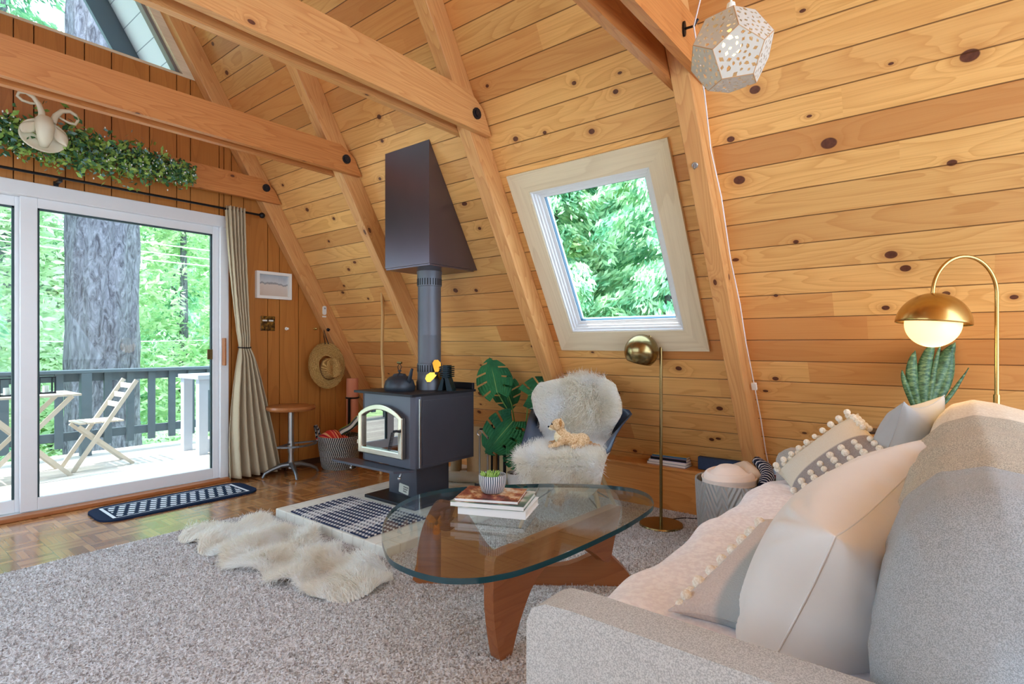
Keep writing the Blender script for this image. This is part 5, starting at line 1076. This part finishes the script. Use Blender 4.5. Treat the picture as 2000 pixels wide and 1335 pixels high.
# throws over the back, hugging cushions and frame
def hug(x0,x1,top,mat,seed,label,ridge=0,yf=.085,y0=-.30,zb=.455):
    rs=np.random.default_rng(seed); A=rs.normal(0,5,(6,3)); ph=rs.uniform(0,6,6); cx=(x0+x1)/2; hx=(x1-x0)/2
    path=[(yf-.02,zb),(yf+.005,zb+.08),(yf+.012,zb+.18),(yf-.005,zb+.28),(yf-.035,top-.075),(yf-.08,top-.025),(yf-.14,top-.002),(yf-.21,top-.01),(y0+.03,top-.05),(y0-.005,top-.13),(y0-.01,top-.30),(y0-.01,zb+.02)]
    def f(a,b):
        x=cx+hx*(a*2-1); y,z=interp(path,b); k=abs(a*2-1); ed_=max(0,k-.80)/.20; P=np.array([x,y,z]); w_=sum(math.sin(float(A[i]@P)*1.2+ph[i]) for i in range(6))/6
        fo=ridge*math.sin(x*58+2*math.sin(z*9+y*7))*(.6+.4*math.sin(x*23))
        q_=.075*(1-math.sqrt(max(0,1-ed_**2))); yc_=-.10
        cp_=.14
        if a<cp_:
            an=(1-a/cp_)*PI/2; sc_=max(.02,math.cos(an))**.55; x=x0+.10*(1-math.sin(an))+0*k; zc_=zb+.2; return (x+.008*w_,yc_+(y-yc_)*sc_+.010*w_*sc_,zc_+(z-zc_)*sc_+.010*w_*sc_)
        x=(x0+.10)+(x1-x0-.10)*(a-cp_)/(1-cp_); q_=.075*(1-math.sqrt(max(0,1-ed_**2)))*(a>.5)
        return (x,y+(yc_-y)*q_*2.2+.014*w_+fo*.7,z-q_*.55*(z>zb+.1)+.012*w_+fo)
    o=MB().grid(f,64,90).build('throw_blanket',mat,smooth=180); sd=o.modifiers.new('s','SOLIDIFY'); sd.thickness=.010; sd.offset=0; return tag(o,label,'throw','throws over the sofa back')
hug(.955,1.26,.900,M['felt'],11,'pale grey-blue felted throw over the nearest end of the sofa back',.002,.095)
hug(1.13,1.90,.912,M['throw'],15,'taupe wool throw with folds over the middle of the sofa back',.013,.088)
hug(1.86,2.865,.885,M['cream'],19,'peach-cream throw over the far end of the sofa back',.002,.078)
# seat blanket
def seatb(a,b):
    x=.965+1.872*a; path=[(-.03,.470),(.12,.474),(.30,.476),(.50,.474),(.62,.470),(.672,.450),(.684,.40),(.686,.33),(.686,.24)]; y,z=interp(path,b)
    return (x,y+.008*math.sin(a*21+b*5)*(b>.5),z+.006*math.sin(a*17+2*math.sin(b*6))+.004*math.sin(a*43+b*17)-.02*(abs(a*2-1)**8))
o=MB().grid(seatb,110,60).build('plush_blanket',M['blanket'],smooth=180); sd=o.modifiers.new('s','SOLIDIFY'); sd.thickness=.014; sd.offset=1
tag(o,'blush white plush blanket spread over the sofa seat','blanket')
# pillows
cushion('throw_pillow',(1.445,.175,.618),(.95,-.18,.12),(-.2,-.38,.9),.32,.195,.16,M['wcotton'],None,2,pw_=.36,label='large plain white pillow in front, leaning on the sofa back',grp=None,corner=.03,wr=.013,n=56)
cushion('throw_pillow',(2.66,.15,.685),(.96,-.25,0),(.05,-.35,.93),.19,.19,.09,M['gcotton'],None,5,label='plain pale blue-grey pillow at the far end of the sofa beneath the snake plant',corner=.03,wr=.006)
g=G('banded knit',.95,spec=.1); v,p=g.obj(); n1=g.noise(v,220,2); bd=g.M('MULTIPLY',g.ss(p[0],.01,.025),g.ss(p[0],.165,.15)) ; c=g.mix(bd,g.mix(n1,s2l((222,214,196)),s2l((238,234,222))),g.mix(n1,s2l((132,126,128)),s2l((186,180,178)))); g.col(c); g.bump(n1,.5,.004); BK=g.m
POM=fabric('pompom wool',(232,226,212),(252,250,242),160)
def poms(par,fr,rows,rad=.013,sgn=1):
    c,r,u,nn=fr
    for (x,y,z) in rows: MB().ball(c+r*x+u*y+nn*z,rad*random.uniform(.85,1.15),6).build('pompom',POM,par,smooth=180)
o,fr=cushion('throw_pillow',(2.60,.385,.600),(-.894,-.40,-.222),(.12,-.72,.66),.215,.20,.072,BK,None,7,label='cream pillow with grey band and rows of white pompoms, far half of the sofa',corner=.015)
sg=1 if fr[3].dot(Vector((-.8,-.5,.2)))>0 else -1
rws=[(-.218,-.20+.036*i,.004*(-1)**i) for i in range(12)]+[(-.19+.04*i,.203,0) for i in range(4)]+[(-.205,-.20+.038*i,sg*.028) for i in range(11)]+[(-.190,-.19+.042*i,sg*.052) for i in range(10)]+[(-.17+.04*i,.192,sg*.03) for i in range(4)]
def bulge(x,y,hw_=.215,hh=.20,th=.072): return sg*(th*(max(0,1-abs(x/hw_)**2.4)*max(0,1-abs(y/hh)**2.4))**.42+.006)
for cx_ in(.075,.115,.155): rws+=[(cx_+.01*math.sin(i),-.17+.05*i,bulge(cx_,-.17+.05*i)) for i in range(8)]
poms(o,fr,rws)
g=G('tufted grey side',.95,spec=.1); v,p=g.obj(); n1=g.noise(v,200,2); c=g.mix(g.ss(p[1],.03,.05),s2l((172,188,198)),g.mix(n1,s2l((196,192,196)),s2l((230,226,226)))); g.col(c); g.bump(n1,.5,.004)
o,fr=cushion('throw_pillow',(1.49,.345,.535),(.6,-.05,.07),(0,.98,-.05),.28,.115,.062,g.m,None,9,label='grey tufted pillow with tassel pompoms lying half behind the large white pillow',corner=.02)
sg2=1 if fr[3].z>0 else -1
poms(o,fr,[(-.27+.062*i,.118+.006*math.sin(i*2),.012*math.sin(i*3)) for i in range(9)]+[(-.255+.068*i,.112,sg2*.022) for i in range(8)],.0145)
# ================================================================ ARC LAMP, SIDE TABLE, SNAKE PLANT
t=thing('arc_lamp','slim gold arched floor lamp with lit white globe behind the far end of the sofa','floor lamp',(2.955,-.155,.01))
def AT(u,v,tt): s=(u-1000)/1079; return Vector(((math.sin(TH)+math.cos(TH)*s)*tt,(math.cos(TH)-math.sin(TH)*s)*tt,1.1+(672-v)/1079*tt))
ax0=Vector((2.925,-.140,0)); d0=Vector((-.62,.78,0)) # arch plane runs towards image left
topc=1.335; Rr=.128
pts=[ax0+Vector((0,0,.86)),ax0+Vector((0,0,1.1)),ax0+Vector((0,0,1.28))]+[ax0+d0*(Rr-Rr*math.cos(a))+Vector((0,0,1.30+.150*math.sin(a))) for a in np.linspace(.05,PI-.02,26)]+[ax0+d0*(2*Rr)+Vector((0,0,1.296))]
MB().tube(pts,.0075,14).build('arched_tube',M['brass'],t,smooth=60)
MB().tube([ax0+Vector((0,0,.03)),ax0+Vector((0,0,.90))],.0115,14).build('pole',M['brass'],t,smooth=60)
MB().lathe([(.001,.010),(.12,.010),(.12,.03),(.001,.032)],tuple(ax0),32).build('base',M['brass'],t,smooth=40)
gc=ax0+d0*(2*Rr)+Vector((0,0,1.182)); GM_=Matrix.Translation(gc)@Matrix.Rotation(math.radians(5),4,Vector((.78,.62,0)))
pr=[(max(.001,.125*math.sin(a)),.125*math.cos(a)-.004) for a in np.linspace(.02,math.radians(88),20)]
MB().lathe(pr,(0,0,0),56,M=GM_).build('dome_shade',M['brass'],t,smooth=80).modifiers.new('s','SOLIDIFY').thickness=.0015
gl=MB().lathe([(max(.001,.094*math.sin(a)),.094*math.cos(a)-.0) for a in np.linspace(0,PI,26)],(0,0,0),44,M=GM_).build('globe',M['glow'],t,smooth=180)
pl_=bpy.data.lights.new('globe_light','POINT'); pl_.energy=1.6; pl_.color=(1,.60,.24); pl_.shadow_soft_size=.09; po=bpy.data.objects.new('globe_light',pl_); C.objects.link(po); po.location=gc+Vector((0,0,-.115)); 
t=thing('side_table','light wooden side table between the sofa arm and the sloped wall','side table',(3.16,.12,.01))
softbox(2.965,3.36,-.10,.34,.665,.690,'tabletop',M['lwood'],t,.004)
for x in(2.99,3.33):
    for y in(-.07,.31): MB().box(x-.015,x+.015,y-.015,y+.015,.011,.665).build('leg',M['lwood'],t)
tag(MB().box(3.0,3.14,.20,.33,.6905,.700).build('notebook',plain('dark notebook',(60,56,60),.5),bevel=.002),'thin dark notebook on the wooden side table','book')
t=thing('snake_plant','mottled green snake plant under the arc lamp globe','potted plant',(3.055,.085,.6905))
lathe_obj([(.001,0),(.05,0),(.062,.01),(.068,.12),(.063,.12),(.058,.105),(.001,.10)],(3.055,.085,.6905),32,'pot',plain('terracotta pot',(150,90,64),.6),t)
g=G('snake leaf',.45,spec=.4); v,p=g.obj(); g.col(g.ramp(g.noise(g.xyz(g.M('MULTIPLY',p[0],1),g.M('MULTIPLY',p[1],1),g.M('MULTIPLY',p[2],2.6)),40,4,.6),[(.34,s2l((34,66,46))),(.5,s2l((66,104,72))),(.68,s2l((120,146,102)))])); SL_=g.m
def blade(base,tip,w_,bend,tw=0):
    b=Vector(base); tp=Vector(tip); side=Vector((.62,-.78,0)); fwd=Vector((.78,.62,0)); q=MB()
    def f(a,b_):
        s=b_; wd=w_*(.55+.9*s)*(1-s**3.5)**.8 if s<.999 else 0; x=(a*2-1); c=b.lerp(tp,s)+Vector(bend)*math.sin(PI*s)+fwd*(.35*wd*x*x); an=tw*s
        return c+(side*math.cos(an)+fwd*math.sin(an))*wd*x*.5
    o=q.grid(f,9,22).build('leaf',SL_,t,smooth=180); sd=o.modifiers.new('s','SOLIDIFY'); sd.thickness=.004
bb=lambda dx:(3.05+dx*.62,.09-dx*.78,.79)
def TP(u,v,tt=2.45): return tuple(AT(u,v,tt))
for (u,v,dx,w_,bend,tw) in[(1762,722,-.035,.036,(.0,0,-.0),.2),(1788,684,-.018,.066,(-.01,.01,0),.2),(1826,664,.0,.078,(-.01,.01,.0),.1),(1866,668,.008,.090,(.005,-.0,.0),-.2),(1862,672,.02,.076,(.03,-.03,-.01),.5),(1893,718,.02,.042,(.0,.0,-.035),.6),(1840,664,.012,.05,(0,0,0),.8)]:
    blade(bb(dx),TP(u,v),w_,bend,tw)
# ================================================================ PENDANT
pc=AT(1428,100,1.72); pr_=.125
t=thing('pendant_lamp','pierced white dodecahedron pendant lamp hanging near the ceiling, lit inside','pendant lamp',tuple(pc))
phi=(1+5**.5)/2; base_n=[Vector(v_).normalized() for v_ in [(0,b*phi,a) for a in(-1,1) for b in(-1,1)]+[(b*phi,a,0) for a in(-1,1) for b in(-1,1)]+[(a,0,b*phi) for a in(-1,1) for b in(-1,1)]]
dv=[Vector((a,b,c_)) for a in(-1,1) for b in(-1,1) for c_ in(-1,1)]+[Vector((0,a/phi,b*phi)) for a in(-1,1) for b in(-1,1)]+[Vector((a/phi,b*phi,0)) for a in(-1,1) for b in(-1,1)]+[Vector((b*phi,0,a/phi)) for a in(-1,1) for b in(-1,1)]
dv=[v_.normalized()*pr_ for v_ in dv]
# orient: one pentagon faces the room, one of its corners pointing up
n0=base_n[0]; v0=sorted(dv,key=lambda v_:-v_.dot(n0))[0]; vw=(pc-Vector((0,0,1.1))).normalized(); rt_=vw.cross(Vector((0,0,1))).normalized(); up_=rt_.cross(vw)
nT=(-vw+rt_*.20-up_*.10).normalized(); aT=(up_-nT*up_.dot(nT)).normalized(); Rm=(frame((0,0,0),nT,aT)@frame((0,0,0),n0,v0).inverted())
dv=[(Rm@v_)+pc for v_ in dv]; nf=[(Rm@n_).normalized() for n_ in base_n]
PW=leafm('pierced white metal',(196,190,180),(208,202,194),.08,4)
rr_=random.Random(12)
for n_ in nf:
    vs=sorted(dv,key=lambda v_:-(v_-pc).dot(n_))[:5]; fc=sum(vs,Vector())/5; a0=(vs[0]-fc).normalized(); b0=n_.cross(a0); vs.sort(key=lambda v_:math.atan2((v_-fc).dot(b0),(v_-fc).dot(a0)))
    Rf=(vs[0]-fc).length; fmx=frame(fc,a0,b0)
    poly=[((v_-fc).dot(a0),(v_-fc).dot(b0)) for v_ in vs]
    holes=[]; tries=0
    while len(holes)<34 and tries<4000:
        tries+=1; an=rr_.uniform(0,2*PI); rd=Rf*.78*math.sqrt(rr_.random()); hx_,hy_=rd*math.cos(an),rd*math.sin(an); hs=rr_.uniform(.0058,.0118)
        if all(math.hypot(hx_-a,hy_-b)>hs+c_+.0016 for a,b,c_ in holes): holes.append((hx_,hy_,hs))
    pts2=[Vector(p_) for p_ in poly]; eds=[(q_,(q_+1)%5) for q_ in range(5)]; hp=[]
    for hx_,hy_,hs in holes:
        k=rr_.choice([4,4,5]); a1=rr_.uniform(0,PI); b_=len(pts2); pg=[Vector((hx_+hs*math.cos(a1+2*PI*i/k)*(1 if i%2 else .66),hy_+hs*math.sin(a1+2*PI*i/k)*(1 if i%2 else .66))) for i in range(k)]
        pts2+=pg; eds+=[(b_+i,b_+(i+1)%k) for i in range(k)]; hp.append(np.array([tuple(x_) for x_ in pg]))
    vo_,_,fo_,*_x=mgeo.delaunay_2d_cdt(pts2,eds,[],0,1e-6)
    cen_=np.array([[sum(vo_[i_][c_] for i_ in f_)/3 for c_ in(0,1)] for f_ in fo_]); ok=inpoly(cen_,np.array(poly))
    for pg in hp: ok&=~inpoly(cen_,pg)
    V_=[tuple(fmx@Vector((v_[0],v_[1],0))) for v_ in vo_]; F_=[list(f_) for f_,k_ in zip(fo_,ok) if k_]
    o=npmesh('shade_panel',V_,F_,PW,t); sd=o.modifiers.new('s','SOLIDIFY'); sd.thickness=.0016; sd.offset=0
ed=MB(); 
for i in range(20):
    for j in range(i+1,20):
        if abs((dv[i]-dv[j]).length-min((dv[0]-v_).length for v_ in dv[1:]))<.002: ed.tube([dv[i],dv[j]],.0016,5)
ed.build('edge_seams',plain('copper seam',(190,150,110),.4),t)
MB().ball(pc+Vector((0,0,.02)),.030,10,sc3=(1,1,1.2)).build('bulb',plain('lit bulb',(255,205,130),.3,emit=6),t,smooth=180)
MB().lathe([(.001,.15),(.012,.148),(.016,.125),(.020,.10),(.026,.085),(.028,.07)],tuple(pc),20).build('socket',M['whitew'],t,smooth=60)
MB().tube([pc+Vector((0,0,.145)),pc+Vector((0,0,.9)),pc+Vector((.0,0,1.3))],.0035,6).build('cord',M['whitew'],t)
# loose cord from pendant over to the rafter and down
cs=lambda y,s_,off:tuple(sl(y,s_,off))
tag(MB().tube([(2.03,.60,2.75),(2.12,.74,2.50),(2.16,.80,2.36),cs(.845,2.60,.115),cs(.872,2.35,.075),cs(.862,2.12,.07),cs(.870,1.80,.065),cs(.862,1.55,.06),cs(.868,1.30,.05),cs(.862,1.06,.05),cs(.862,.80,.035),cs(.866,.55,.03),cs(.862,.34,.02)],.0032,6).build('cable',plain('white cord',(232,226,228),.5),smooth=60),'white cord clipped down the side of the rafter right of the skylight','cord')
tag(MB().box(-.014,.014,-.008,.008,-.022,.022,M=frame(sl(.862,1.03,.052),SLX,SLN)).build('cord_switch',M['whitew'],bevel=.003),'small white inline switch on the cord by the rafter','switch')
t=thing('ceiling_hook','small dark hook plate on the collar beam beside the pendant lamp','hook',(2.175,.843,2.35))
MB().lathe([(.001,0),(.021,0),(.021,.008),(.001,.008)],(0,0,0),16,M=frame((2.165,.8445,2.365),(1,0,0),(0,0,1))@Matrix.Diagonal((.6,1.5,1,1))).build('plate',M['black'],t); MB().tube([(2.165,.842,2.365),(2.165,.80,2.362),(2.165,.785,2.385)],.005,8).build('hook_arm',M['black'],t)
t=thing('hook_and_eye','round silver eye screw on the rafter right of the skylight','hook',tuple(sl(.94,2.31,.14)))
MB().lathe([(.001,0),(.014,0),(.015,.003),(.012,.005),(.001,.005)],(0,0,0),18,M=frame(sl(.932,2.31,.1405),SLX,-SLY)).build('plate',M['chrome'],t)
MB().tube([sl(.932,2.318,.15),sl(.934,2.305,.165),sl(.932,2.295,.155)],.003,6).build('eye',M['chrome'],t)
